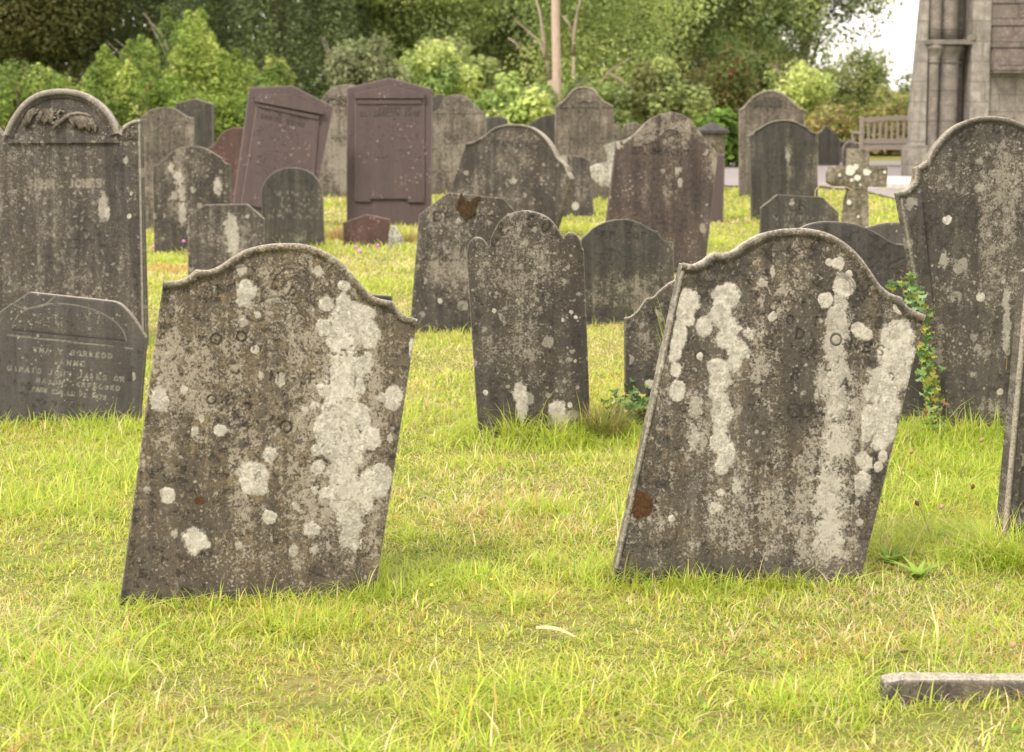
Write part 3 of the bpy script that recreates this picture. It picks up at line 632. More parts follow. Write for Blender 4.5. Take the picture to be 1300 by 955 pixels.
# --- middle row -------------------------------------------------------------------------
def draw_mid(cv, L, k):
    cv.arc('ER COF', L(500, 280), 138 * k, 146, 40, 42 * k, .04)
    cv.rows(L(385, 290), L(640, 290), np.array([0, -30 * k]), 15, 17 * k, wear=.4); cv.rows(L(385, 262), L(640, 262), np.array([0, -30 * k]), 8, 17 * k, lay='inkl', wear=.55, fill=.5)
    cv.line([L(366, 220), L(374, 330)], .001, .004, k=.3)
pl = Plane(672, 556, -2, 2)
o = slab('headstone', pl, '275,247* 278,225 288,198 303,185 318,182 335,188 350,205 362,222* 366,190 378,160 400,122 430,97 470,84 505,81 545,89 585,108 612,137 632,168 643,186* 650,172 665,164 682,165 698,180 708,202 712,222* 720,230*', '318,905', '742,820', Z6, m_mid, None,
         thick=.06, res=.0042, draw=draw_mid, patch=[(478, 770, 24, 38, .9), (485, 820, 18, 50, .9), (622, 835, 30, 30, .98), (630, 875, 28, 40, .86), (347, 770, 8, 9), (690, 485, 7, 7), (668, 818, 8, 10), (380, 460, 7, 7, .9), (672, 465, 6, 6, .8), (640, 495, 5, 6), (688, 650, 6, 6, .8)],
         covs=[(500, 400, 90, 300, .05), (320, 800, 40, 120, -.1), (700, 500, 30, 200, -.03)], seed=6, dy=.6)
hs(o, 'dark middle headstone with a round arch between two small rounded shoulders, foot streaked white')
def rows_fn(a, b, step, n, h, lay='ink', wear=.4, head=None):
    def f(cv, L, k):
        cv.rows(L(*a), L(*b), np.array(L(a[0] + step[0], a[1] + step[1])) - np.array(L(*a)), n, h * k, lay, wear)
        if head:
            for (st, p, q, hh, ly) in head: cv.text(st, L(*p), L(*q), hh * k, .12, lay=ly)
    return f
pl = Plane(590, 424, 0, 5)
r = hs(empty('headstone', pl.M), 'headstone with clipped corners and a brown swallow-shaped growth at its top edge')
slab('slab', pl, '95,98* 205,13* 415,35* 462,88*', '58,555', '560,570', Z6, m_mid, r, thick=.055, res=.0055, draw=rows_fn((150, 150), (440, 165), (-2, 30), 11, 17, wear=.5, head=[('ER COF', (150, 120), (400, 140), 34, 'ink')]),
     covs=[(220, 300, 130, 160, .07), (100, 500, 90, 60, -.12)], patch=[(175, 425, 9, 9, .85), (245, 120, 9, 9, .7)], seed=7)
m_nest = NT('rusty_brown_growth'); tn = m_nest.obj(); fn = m_nest.noise(tn, 90, 6, .75)
mm_nest = m_nest.finish(m_nest.mix(m_nest.step(fn, .35, .65), (.028, .018, .010), (.095, .055, .025)), .95, fn, 1.0, .02)
poly_part('rust_growth', pl, '258,15 262,32 272,44 290,46 302,40 312,28 326,26 325,38 318,52 310,72 312,90 300,102 285,112 270,116 262,104 252,98 247,84 236,76 240,60 246,40 250,22', Z6, mm_nest, r, .012, .010, .003, sub=1)
pl = Plane(800, 411, 3, 3)
o = slab('headstone', pl, '678,862* 690,843 710,827 735,803 770,783 810,768 850,760 890,758 930,763 965,776 1000,797 1030,812 1052,818* 1060,838 1080,857 1105,867 1128,870*', '700,1270', '1135,1240', Z3, m_drk, None, thick=.05, res=.0055,
         draw=rows_fn((725, 915), (1100, 918), (0, 22), 12, 14, 'ink', .45, [('ER COF', (780, 852), (1010, 856), 30, 'ink')]), covs=[(900, 1130, 230, 130, .17), (900, 900, 200, 80, -.03)], seed=8, bev=.003)
hs(o, 'low grey headstone with a curved top, standing close right of the round-shouldered middle one')
pl = Plane(870, 549, 2, 3)
o = slab('headstone', pl, '875,490* 900,484 925,462 958,416* 985,410 1010,385 1050,355 1110,330 1190,322 1270,335 1340,370 1390,405 1440,415*', '878,925', '1440,930', Z6, m_mid, None, thick=.05, res=.005,
         draw=rows_fn((900, 560), (1400, 560), (0, 34), 9, 17, 'ink', .4, [('ER', (975, 500), (1090, 445), 34, 'ink')]), patch=[(975, 740, 20, 16, .95), (925, 775, 9, 9, .8)], covs=[(920, 500, 60, 80, .05), (950, 850, 200, 90, -.14)], seed=9)
hs(o, 'dark headstone mostly hidden by the front right stone, ivy at its left foot')

# --- left background --------------------------------------------------------------------
pl = Plane(288, 358, 0, 2)
o = slab('headstone', pl, '910,745* 990,687* 1200,685* 1282,757*', '912,1060', '1282,1060', Z1, m_wil, None, thick=.05, res=.007, patch=[(1120, 800, 28, 60, .78), (1130, 870, 30, 60, .78), (1200, 745, 8, 8, .8)], covs=[(1120, 850, 80, 120, .08)], seed=10)
hs(o, 'small grey headstone with clipped corners, just behind the front left stone')
pl = Plane(372, 318, 0, 3)
o = slab('headstone', pl, '197,640* 199,610 212,580 232,552 262,528 300,513 345,508 390,512 430,528 462,556 485,592 495,625 497,655*', '208,900', '504,900', Z2, m_drk, None, thick=.05, res=.007,
         draw=rows_fn((225, 640), (470, 640), (0, 28), 5, 16, 'inkl', .35), covs=[(350, 860, 150, 60, .14)], seed=11)
hs(o, 'small dark round-topped headstone before the leaning purple one')
pl = Plane(243, 320, 0, 2)
o = slab('headstone', pl, '740,500* 770,488 800,463 840,427 885,409 930,403 980,409 1025,430 1060,452 1075,461* 1083,477 1100,488 1118,490*', '748,930', '1126,930', Z1, m_mid, None, thick=.05, res=.0075, covs=[(870, 600, 30, 200, .10)],
         patch=[(868, 560, 20, 40, .78), (880, 620, 14, 50, .75), (830, 510, 12, 26, .8), (1055, 600, 16, 40, .82), (885, 730, 18, 50, .75), (840, 650, 14, 18, .7), (935, 615, 10, 14, .7)], draw=rows_fn((790, 520), (1090, 520), (0, 26), 12, 15, 'ink', .3), seed=12)
hs(o, 'dark headstone with a curved top and pale streaks, right of the JOHN JONES stone')
pl = Plane(212, 292, 0, 3)
o = slab('headstone', pl, '660,268* 685,265 705,246 735,226 770,217 810,214 845,221 880,240 905,257 940,266*', '660,800', '942,800', Z1, m_pal, None, thick=.05, res=.009, covs=[(800, 400, 200, 300, -.05)], draw=rows_fn((690, 300), (920, 300), (0, 26), 12, 15, 'ink', .3), seed=13)
hs(o, 'grey curved-top headstone peeping over the right shoulder of the JOHN JONES stone')
pl = Plane(246, 252, -8, 2)
o = slab('headstone', pl, '850,196* 945,172* 1034,200*', '850,660', '1036,660', Z1, m_drk, None, thick=.07, res=.012, seed=14)
hs(o, 'plain dark headstone with a low pointed top, furthest back at the left under the bushes')
pl = Plane(172, 262, 0, 2)
o = slab('headstone', pl, '560,470* 640,462 690,484 715,494 736,503*', '562,700', '745,700', Z1, m_drk, None, thick=.06, res=.012, seed=15)
hs(o, 'short dark headstone, only its right corner showing beside the JOHN JONES stone')
pl = Plane(302, 262, 0, 2)
o = slab('headstone', pl, '985,420* 1010,412 1040,392 1062,358 1085,335 1125,315 1170,312 1215,322 1250,350 1275,390 1310,418*', '990,700', '1310,700', Z1, m_rst, None, thick=.07, res=.012, seed=16)
hs(o, 'dull red round-topped headstone behind the leaning purple one')

# --- purple pair ------------------------------------------------------------------------
pl = Plane(345, 292, 8, 4)
r = hs(empty('headstone', pl.M), 'purple slate headstone leaning to the right, with a carved gable and the name DANIEL')
slab('slab', pl, '140,118* 350,110* 548,212*', '52,735', '445,735', Z2, m_pur, r, thick=.09, res=.01, seed=17, edge=.8)
ZL = (290, 100, 4.775)
def draw_daniel(cv, L, k):
    cv.text('TO THE  MEMORY', L(215, 205), L(490, 262), 20 * k, .3); cv.text('DANIEL EVANS', L(200, 242), L(465, 298), 26 * k, .03, hw=26 * k * .07)
    cv.rows(L(150, 265), L(510, 345), np.array(L(146, 290)) - np.array(L(150, 265)), 13, 14 * k, wear=.35)
slab('panel', pl, '168,165* 548,248*', '75,760', '500,835', ZL, m_pur, r, thick=.05, front=.028, res=.0062, draw=draw_daniel, seed=18, under=None, bev=.007, depth=.0035)
poly_part('cornice', pl, '160,140 580,220 580,196 378,95 158,98', ZL, m_pur, r, .09, .060, .007)
poly_part('frieze', pl, '168,146 552,226 548,250 170,168', ZL, m_pur, r, .07, .042, .005)
pl = Plane(494, 287, 0, 2)
r = hs(empty('headstone', pl.M), 'upright plain purple slate headstone with a carved gable, left of centre')
slab('slab', pl, '612,120* 820,72* 1028,127*', '612,800', '1022,800', Z2, m_pur, r, thick=.10, res=.01, seed=19, edge=.8)
ZU = (430, 90, 4.547)
def draw_eliz(cv, L, k):
    cv.text('IN MEMORY OF', L(170, 232), L(430, 232), 18 * k, .2); cv.text('ELIZABETH JANE', L(125, 265), L(480, 263), 24 * k, .1, hw=24 * k * .06)
    cv.rows(L(115, 290), L(480, 290), np.array([0, -22 * k]), 12, 13 * k, wear=.35)
slab('panel', pl, '92,135* 494,135*', '92,738', '494,738', ZU, m_pur, r, thick=.05, front=.028, res=.0062, draw=draw_eliz, seed=20, under=None, bev=.007, depth=.0035)
poly_part('cornice', pl, '90,160 494,160 498,133 292,86 90,131', ZU, m_pur, r, .09, .060, .007)
poly_part('frieze', pl, '106,168 478,168 478,192 106,192', ZU, m_pur, r, .07, .044, .005)
poly_part('panel_foot', pl, '92,735 185,735 185,757 92,757', ZU, m_pur, r, .05, .027, .006); poly_part('panel_foot', pl, '398,735 494,735 494,760 398,760', ZU, m_pur, r, .05, .027, .006)
pl = Plane(465, 313, 0, 3)
o = slab('footstone', pl, '592,775* 705,735* 822,758*', '597,900', '822,900', Z2, m_rst, None, thick=.05, res=.009, seed=21); tag(o, 'small red-brown gabled footstone in the grass before the upright purple headstone', 'footstone')
pl = Plane(502, 316, 0, 8)
o = slab('stone_marker', pl, '815,870* 818,820 832,793 850,790 862,812 885,850 888,885*', '815,905', '888,905', Z2, m_wht, None, thick=.05, res=.008, seed=22); tag(o, 'little pale grey stone beside the red-brown gabled footstone', 'stone')

# --- centre background ------------------------------------------------------------------
pl = Plane(440, 252, 0, 2)
r = hs(empty('headstone', pl.M), 'pale grey round-topped headstone with a scroll, showing between the two purple ones')
slab('slab', pl, '488,175* 500,160 520,138 548,118 580,107 612,104 645,108 680,122 710,145 735,172*', '470,660', '740,660', Z2, m_pal, r, thick=.07, res=.01, covs=[(560, 400, 80, 260, .05)], seed=23)
bm = bmesh.new(); LL2 = lambda x, y: (lambda q: Vector((q[0], -.006, q[1])))(pl.uv(Z2[0] + x / Z2[2], Z2[1] + y / Z2[2]))
for cx, cy, rad, a0, a1 in ((590, 185, 26, 2.4, 7.4), (592, 188, 15, 2.6, 8.2), (545, 200, 30, 3.4, 5.6), (600, 225, 20, -1.2, 1.2)):
    tube(bm, [LL2(cx + rad * math.cos(t), cy + rad * math.sin(t)) for t in np.linspace(a0, a1, 14)], .010, 6)
bm_obj('scroll_carving', bm, m_pal, r, smooth=True)
pl = Plane(583, 248, 0, 2)
r = hs(empty('headstone', pl.M), 'pale grey headstone with raised arch and level line, right of the upright purple one')
slab('slab', pl, '-75,240* -22,232 5,190 22,168 50,156 80,153 110,157 132,168 150,193 175,212 195,232 217,241*', '-75,660', '218,660', Z3, m_pal, r, thick=.07, res=.01, draw=rows_fn((-60, 270), (205, 270), (0, 26), 13, 14, 'ink', .35), seed=24)
poly_part('string_course', pl, '-72,238 216,238 216,245 -72,245', Z3, m_pal, r, .02, .008, .002)
pl = Plane(560, 240, 0, 2)
o = slab('headstone', pl, '1015,178* 1035,160 1050,152 1070,150 1088,160*', '1015,560', '1100,560', Z2, m_drk, None, thick=.08, res=.012, seed=25)
hs(o, 'dark headstone of which only a knob shows right of the upright purple one')
pl = Plane(631, 235, 0, 2)
o = slab('headstone', pl, '218,268* 240,262 270,259 300,264 325,276*', '218,520', '325,520', Z3, m_low, None, thick=.08, res=.012, seed=26)
hs(o, 'small dark blue-grey headstone far back, between the pale line-cut stone and the big leaning one')
pl = Plane(688, 246, 0, 2)
o = slab('headstone', pl, '340,330* 380,318 425,298 455,278 490,259 520,252 560,250 600,262*', '340,640', '600,640', Z3, m_drk, None, thick=.08, res=.011, draw=rows_fn((440, 320), (550, 320), (0, 24), 9, 12, 'ink', .3), seed=27)
hs(o, 'dark sloping-shouldered headstone against the left side of the tall arched one')
pl = Plane(742, 256, 0, 2)
r = hs(empty('headstone', pl.M), 'tall arched headstone in the centre distance with a small framed tablet in its arch')
slab('slab', pl, '552,213* 575,196 605,172 622,148 642,127 665,117 693,114 722,118 745,130 765,155 785,180 812,196 836,207*', '552,680', '840,680', Z3, m_pal, r, thick=.08, res=.01, covbase=-.05, draw=rows_fn((575, 245), (800, 245), (0, 26), 14, 15, 'ink', .3), seed=28)
moulding('top_moulding', pl, '552,215* 575,198 605,174 622,150 642,129 665,119 693,116 722,120 745,132 765,157 785,182 812,198 836,209*', Z3, m_pal, r, ogee(1.2), res=.012)
poly_part('string_course', pl, '556,209 834,209 834,216 556,216', Z3, m_pal, r, .02, .010, .002); poly_part('tablet', pl, '655,152 733,152 733,190 655,190', Z3, m_pal, r, .02, .008, .003)
pl = Plane(783, 250, 0, 2)
o = slab('headstone', pl, '800,298* 868,300*', '800,640', '868,640', Z3, m_pal, None, thick=.08, res=.012, seed=29)
hs(o, 'narrow square-topped grey headstone, against the right side of the tall arched one')
pl = Plane(802, 250, 0, 2)
o = slab('headstone', pl, '875,360* 878,330 888,308 905,295 928,290 952,292 975,305 990,330 992,360*', '875,640', '992,640', Z3, m_pal, None, thick=.07, res=.01, seed=30)
hs(o, 'small round-topped grey headstone just left of the tall red-brown leaning one')
pl = Plane(727, 275, 0, 3)
o = slab('headstone', pl, '470,440* 565,445* 685,452* 700,462 725,478*', '470,745', '742,745', Z3, m_wil, None, thick=.06, res=.009, patch=[(652, 696, 16, 17, 1.0), (590, 470, 18, 20, .7), (610, 520, 20, 20, .7)], seed=31)
hs(o, 'short grey headstone with one bright white lichen disc, behind the big leaning round-topped stone')
pl = Plane(655, 302, -26, 4)
r = hs(empty('headstone', pl.M), 'big dark round-topped headstone leaning right behind the middle row, its edge moulding rounded')
T15 = '120,392* 150,386 180,372 215,350 250,322 290,306 330,299 370,300 410,304 450,320 490,350 520,385 545,425 562,460 585,482* 600,500 612,530 628,562*'
slab('slab', pl, T15, '40,625', '556,790', Z3, m_mid, r, thick=.11, res=.0075, patch=[(350, 572, 18, 12, .8), (615, 540, 14, 10, .8), (590, 470, 12, 10, .8)], draw=rows_fn((170, 430), (520, 470), (-8, 32), 9, 17, 'ink', .4, [('COFFADWRIAETH', (200, 395), (500, 425), 24, 'ink')]), seed=32)
moulding('top_moulding', pl, T15, Z3, m_mid, r, ogee(1.3), res=.01)
pl = Plane(832, 348, 3, 5)
r = hs(empty('headstone', pl.M), 'tall red-brown headstone leaning right, its arched head crusted grey, right of centre')
T19 = '850,382* 880,376 905,366 940,343 975,305 1005,277 1040,257 1080,244 1115,239 1150,243 1185,258 1215,282 1240,315 1256,335 1275,365 1300,392 1330,425 1343,440*'
slab('slab', pl, T19, '800,762', '1292,900', Z3, m_red, r, thick=.07, res=.0065, patch=[(890, 360, 26, 22, .72), (1100, 345, 14, 10, .7), (1160, 580, 10, 20, .75), (1150, 520, 14, 14, .7), (860, 395, 8, 20, .75)], covs=[(1110, 340, 220, 90, .13), (1120, 560, 60, 200, .09), (1310, 500, 60, 60, .12), (900, 600, 60, 150, -.1), (1260, 600, 50, 200, -.1)],
     draw=rows_fn((900, 480), (1270, 500), (-3, 30), 12, 17, 'ink', .45, [('ER SERCHUS', (930, 440), (1240, 452), 28, 'ink')]), seed=33)
bm = bmesh.new(); LL3 = lambda x, y: (lambda q: Vector((q[0], -.004, q[1])))(pl.uv(Z3[0] + x / Z3[2], Z3[1] + y / Z3[2]))
for cx, cy, rad, a0, a1 in ((1115, 375, 50, 3.3, 6.1), (1115, 375, 38, 3.3, 6.1), (1115, 370, 22, 3.2, 6.2), (1050, 400, 24, 1, 4.4), (1185, 400, 24, -1.2, 2.2), (1000, 370, 26, .2, 2.2)):
    tube(bm, [LL3(cx + rad * math.cos(t), cy + rad * math.sin(t)) for t in np.linspace(a0, a1, 14)], .005, 6)
bm_obj('garland_carving', bm, m_red, r, smooth=True)

# broken white cross behind it
pl = Plane(790, 303, -6, 2)
r = tag(empty('grave_cross', pl.M), 'broken white-lichened stone cross, half hidden behind the red-brown leaning headstone', 'grave cross')
poly_part('cross_arms', pl, '783,402 850,378 905,385 900,480 940,490 935,600 900,605 880,610 770,604 745,578 728,560 718,505 745,492 800,482 808,455 790,430', Z3, m_wht, r, .12, 0, .02, sub=2)
poly_part('shaft', pl, '838,600 905,600 912,860 830,860', Z3, m_crs, r, .11, -.005, .008, sub=1)

# --- right background -------------------------------------------------------------------
pl = Plane(980, 251, 0, 2)
r = hs(empty('headstone', pl.M), 'tall grey round-headed headstone with framed tablet, behind the smooth dark olive one')
T25 = '232,177* 248,166 262,150 285,127 315,110 345,103 375,106 400,116 425,138 445,158 460,170 475,173*'
slab('slab', pl, T25, '232,520', '478,520', Z4, m_pal, r, thick=.09, res=.011, covbase=-.06, draw=rows_fn((250, 185), (460, 185), (0, 24), 10, 13, 'ink', .35), seed=34)
moulding('top_moulding', pl, T25, Z4, m_pal, r, ogee(1.5), res=.012); poly_part('tablet', pl, '325,128 392,128 392,166 325,166', Z4, m_drk, r, .02, .010, .003); poly_part('tablet', pl, '290,138 318,138 318,164 290,164', Z4, m_drk, r, .02, .010, .003)
pl = Plane(995, 279, 2, 2)
r = hs(empty('headstone', pl.M), 'smooth dark olive headstone with a curved top, between the grey tableted one and the cross')
T26 = '268,272* 282,268* 290,256 310,244 340,226 370,217 408,214 440,220 465,232 490,243* 500,256 522,264*'
slab('slab', pl, T26, '278,588', '530,588', Z4, m_drk, r, thick=.07, res=.0075, draw=rows_fn((300, 290), (500, 290), (0, 24), 9, 14, 'ink', .4), covs=[(420, 380, 20, 140, .10), (340, 380, 60, 140, -.05)], patch=[(415, 350, 8, 26, .68)], seed=35)
moulding('top_moulding', pl, '282,268* 290,256 310,244 340,226 370,217 408,214 440,220 465,232 490,243* 500,256 522,264*', Z4, m_drk, r, ogee(1.1), res=.01)
pl = Plane(1014, 332, 2, 6)
o = slab('headstone', pl, '313,543* 375,493* 545,503* 605,562*', '310,740', '606,740', Z4, m_drk, None, thick=.07, res=.0065, draw=rows_fn((330, 590), (590, 592), (0, 26), 4, 16, 'inkl', .5, [('ER', (422, 550), (492, 551), 32, 'ink')]), covs=[(440, 560, 40, 60, .10)], patch=[(428, 522, 8, 12, .75)], seed=36)
hs(o, 'low dark headstone with clipped corners lettered ER, before the stone cross')
# cross
pl = Plane(1092, 302, 4, 2)
ZC = (940, 140, 5.91)
r = tag(empty('grave_cross', pl.M), 'weathered stone cross with square arms spotted by white lichen, right of the smooth dark headstone', 'grave cross')
poly_part('cross_arms', pl, '820,288 972,292 968,425 1105,428 1100,578 955,574 958,600 815,600 800,574 700,570 660,545 662,470 685,420 812,420', ZC, m_crs, r, .14, 0, .014, sub=1)
poly_part('shaft', pl, '817,598 957,598 968,960 770,960 790,700', ZC, m_crs, r, .135, -.003, .008, sub=1)
mlt = NT('white_lichen'); fo = mlt.obj(); ff = mlt.noise(fo, 60, 5, .7)
m_lich = mlt.finish(mlt.mix(mlt.step(ff, .35, .65), (.42, .41, .35), (.66, .65, .58)), .95, ff, .8, .006)
def blotch(x, y, rx, ry, zz, seed):
    g = random.Random(seed); pts = ' '.join('%.1f,%.1f' % (x + rx * math.cos(t) * g.uniform(.75, 1.15), y + ry * math.sin(t) * g.uniform(.75, 1.15)) for t in np.linspace(0, 6.28, 13)[:-1])
    return poly_part('lichen_patch', pl, pts, zz, m_lich, r, .010, .006, .002)
for i, (x, y, rx, ry) in enumerate(((825, 455, 38, 40), (868, 425, 20, 22), (950, 465, 32, 28), (880, 508, 26, 24), (835, 525, 14, 14), (815, 690, 16, 20), (1082, 465, 12, 12), (900, 560, 9, 9), (885, 800, 12, 12), (745, 488, 12, 12))): blotch(x, y, rx, ry, ZC, i)
# two behind the front right stone
def draw21(cv, L, k): cv.rows(L(420, 260), L(690, 290), np.array([0, -22 * k]), 4, 14 * k, wear=.5); cv.line([L(640, 330), L(680, 310), L(700, 300)], .001, .002)
pl = Plane(1095, 541, -4, 3)
r0 = pl
o = slab('headstone', pl, '250,262* 275,232 320,200 350,184 385,175 430,172 480,175 530,184 580,203 615,222 645,242 675,252 705,254*', '230,900', '785,915', Z12, m_low, None, thick=.05, res=.005, draw=draw21, covs=[(560, 300, 160, 60, -.03)], seed=37)
hs(o, 'smooth blue-grey headstone directly behind the front right stone, ivy growing up its right edge')
pl = Plane(1140, 440, -3, 3)
o = slab('headstone', pl, '480,250* 530,205 580,188 630,177 680,176 720,182 760,200 800,235*', '480,600', '800,600', Z12, m_low, None, thick=.05, res=.01, seed=38)
hs(o, 'grey arched headstone, only a sliver of its top showing left of the big right-hand stone')
# big right stone
def draw23(cv, L, k):
    cv.arc('ER COF', L(1180, 470), 205 * k, 122, 62, 40 * k, .12); cv.rows(L(1060, 400), L(1330, 425), np.array([2 * k, -42 * k]), 16, 22 * k, wear=.5)
    cv.line([L(870 + 48, 485), L(960, 900)], .001, .003); cv.line([L(850, 490), L(955, 1240)], .002, .003)
pl = Plane(1262, 557, 4, 3)
r = hs(empty('headstone', pl.M), 'very tall dark headstone leaning left at the right edge, broad arch, pale lichen rosettes')
T23 = '830,488* 850,484 872,470 890,448 897,420 898,392* 918,385 935,372 950,345 975,307 1010,266 1055,232 1110,210 1160,203 1220,207 1280,225 1340,262 1385,310 1410,350 1425,385* 1432,410 1450,440 1475,458 1500,462*'
slab('slab', pl, T23, '995,1408', '1560,1450', Z4, m_rt, r, thick=.085, res=.0046, draw=draw23, patch=[(1012, 590, 15, 15), (1138, 878, 14, 15), (1210, 1235, 11, 12, .9), (1235, 900, 14, 70, .68), (1235, 1000, 14, 90, .68), (1000, 740, 14, 30, .66)],
     covs=[(1180, 480, 200, 220, .06), (1080, 1150, 60, 220, -.14), (1180, 1300, 160, 40, .10), (920, 800, 30, 300, -.08)], seed=39)
moulding('top_moulding', pl, T23, Z4, m_rt, r, ogee(1.1), res=.007)
moulding('side_bead', pl, '995,1408* 832,492*', Z4, m_rt, r, [(0, -.004), (.002, .003), (.008, .005), (.014, .001), (.020, .004), (.026, .002), (.028, -.003)], seed=15, edge=.3)
# edge stone
pl = Plane(1390, 708, 2, 3)
r = hs(empty('headstone', pl.M), 'dark headstone cut off by the right edge, only its moulded left side showing')
TE = '1303,345* 1330,330 1360,300 1400,285 1450,280 1500,288 1540,310 1565,335 1590,345*'
slab('slab', pl, TE, '1270,705', '1560,705', P1, m_mid, r, thick=.09, res=.006, seed=40)
moulding('side_moulding', pl, '1270,705* 1303,345*', P1, m_mid, r, [(0, -.006), (.002, .012), (.010, .016), (.016, .010), (.020, .004), (.026, .004), (.030, .012), (.040, .012), (.044, .002), (.050, 0)], seed=16)
# foreground sliver bottom right
pl = Plane(1262, 893, 1, 0)
o = slab('kerb_stone', pl, '1124,868* 1138,865 1160,864 1250,864 1370,865 1384,866 1396,869*', '1122,893', '1398,893', P1, m_pal, None, thick=.07, res=.006, seed=41)
tag(o, 'low pale kerb stone lying in the grass at the lower right corner', 'kerb stone')
# small dark corner behind front left stone
pl = Plane(455, 412, 0, 2)
o = slab('headstone', pl, '415,374* 460,373* 498,376*', '415,412', '498,412', P1, m_drk, None, thick=.05, res=.008, seed=42)
hs(o, 'low dark headstone, only its top right corner showing behind the front left stone')
# slab right of red-brown, pedestal, far right pieces
pl = Plane(911, 282, 14, 3)
o = slab('headstone', pl, '118,334* 178,346*', '118,600', '172,600', Z4, m_pur, None, thick=.07, res=.01, seed=43)
hs(o, 'narrow purple slate headstone half hidden by the tall red-brown leaning one')
pl = Plane(908, 245, 10, 0)
r = tag(empty('pedestal_tomb', pl.M), 'stone pedestal tomb with a shallow pyramid cap, behind the red-brown headstone', 'tomb')
bm = bmesh.new(); bbox(bm, (0, .2, .40), (.30, .30, .86), bev=.008); bm_obj('pedestal', bm, m_crs, r)
bm = bmesh.new(); bbox(bm, (0, .2, .855), (.40, .40, .05), bev=.008); bbox(bm, (0, .2, .935), (.38, .38, .11), taper=.12); bm_obj('cap', bm, m_low, r)
pl = Plane(1052, 212, -4, 0)
o = slab('headstone', pl, '527,292* 527,265 540,256 556,232* 585,258 598,266 610,292*', '527,385', '610,385', Z4, m_drk, None, thick=.12, res=.012, under=.1, seed=44)
hs(o, 'small dark headstone with a pointed gable, far back left of the bench')
pl = Plane(1071, 208, -4, 0)
r = tag(empty('chest_tomb', pl.M), 'small dark slate chest tomb far back, between the gabled headstone and the bench', 'tomb')
bm = bmesh.new(); bbox(bm, (0, .3, .18), (.34, .6, .40), bev=.01); bm_obj('chest', bm, m_low, r)
bm = bmesh.new(); bbox(bm, (0, .3, .40), (.40, .68, .05), bev=.012); bm_obj('lid', bm, m_low, r)
pl = Plane(1078, 214, 0, 0)
o = slab('headstone', pl, '620,345* 622,318 634,300 650,296 668,304 676,345*', '620,385', '676,385', Z4, m_wil, None, thick=.08, res=.012, under=.1, seed=45)
hs(o, 'little round-topped headstone far back, at the left end of the bench')
# ------------------------------------------------------------------ bench
tw = NT('weathered_oak'); ow = tw.obj(); gr = tw.noise(tw.scalev(ow, (3, 30, 30)), 3, 6, .65); g2 = tw.noise(ow, 9, 3)
m_oak = tw.finish(tw.mix(tw.step(g2, .3, .7), tw.mix(tw.step(gr, .3, .7), (.19, .155, .125), (.37, .32, .265)), (.29, .25, .205)), .85, gr, .5, .004)
pl = Plane(1093, 214, 7, 0)
r = tag(empty('park_bench', pl.M), 'weathered wooden slatted bench seen from behind, against the church buttress', 'bench')
def part(name, boxes, mat, par, bev=.006):
    bm = bmesh.new()
    for c, s in boxes: bbox(bm, c, s, bev=bev)
    return bm_obj(name, bm, mat, par)
W = 1.55
for x in (0, W): part('leg', [((x, 0, .46), (.07, .06, .92))], m_oak, r); part('leg', [((x, .50, .31), (.07, .06, .62))], m_oak, r)
for x in (0, W): part('armrest', [((x, .26, .635), (.075, .60, .03))], m_oak, r)
bm = bmesh.new()
n = 16
for i in range(n):
    a = i / (n - 1); z = .865 + .035 * math.sin(a * math.pi)
    bbox(bm, (.035 + (W - .07) * (i + .5) / n, 0, z), ((W - .07) / n + .002, .035, .085))
bm_obj('top_rail', bm, m_oak, r)
part('lower_rail', [((W / 2, 0, .50), (W - .07, .04, .06))], m_oak, r)
for i in range(13): part('backrest_slat', [((.12 + i * (W - .24) / 12, .0, .675), (.045, .02, .31))], m_oak, r, .004)
part('seat', [((W / 2, .06 + .085 * i, .43 + .003 * i), (W - .02, .065, .022)) for i in range(6)], m_oak, r)
part('apron', [((W / 2, -.002, .375), (W - .07, .03, .09)), ((W / 2, .50, .375), (W - .07, .03, .08))], m_oak, r)
for x in (0, W): part('stretcher', [((x, .25, .20), (.05, .44, .04))], m_oak, r)

# ------------------------------------------------------------------ church
def ashlar(name, c1, c2, mort, sx, sy, seed):
    t = NT(name); o = t.obj(); v = t.n('ShaderNodeCombineXYZ'); s = t.n('ShaderNodeSeparateXYZ'); t.t.links.new(o, s.inputs[0])
    t.t.links.new(t.math('ADD', s.outputs[0], s.outputs[1]), v.inputs[0]); t.t.links.new(s.outputs[2], v.inputs[1])
    b = t.n('ShaderNodeTexBrick', {'Scale': 1.0, 'Color1': c1, 'Color2': c2, 'Mortar': mort, 'Mortar Size': .012, 'Mortar Smooth': .4, 'Brick Width': sx, 'Row Height': sy}); t.t.links.new(v.outputs[0], b.inputs['Vector'])
    nz = t.noise(t.scalev(o, (1, 1, 1), (seed, 0, seed)), 6, 8, .7); n2 = t.noise(o, 40, 6, .7); n3 = t.noise(t.scalev(o, (4, 4, .8)), 2, 5, .6)
    c = t.mix(t.math('MULTIPLY', t.step(nz, .38, .60), .75), b.outputs[0], tuple(x * .5 for x in c1))
    c = t.mix(t.math('MULTIPLY', t.step(n2, .5, .68), .5), c, (.42, .39, .34)); c = t.mix(t.math('MULTIPLY', t.step(n3, .45, .66), .6), c, (.12, .11, .09))
    h = t.math('SUBTRACT', t.math('MULTIPLY', n2, .4), b.outputs['Fac'])
    return t.finish(c, .92, h, .6, .02)
m_ash = ashlar('pale_ashlar', (.34, .31, .265), (.29, .262, .22), (.22, .195, .165), .55, .31, 1)
m_ash2 = ashlar('grey_ashlar', (.28, .252, .21), (.235, .21, .175), (.17, .15, .125), .48, .27, 7)
m_blk = ashlar('purple_brown_blocks', (.19, .15, .13), (.155, .125, .11), (.06, .05, .045), 1.3, .36, 4)
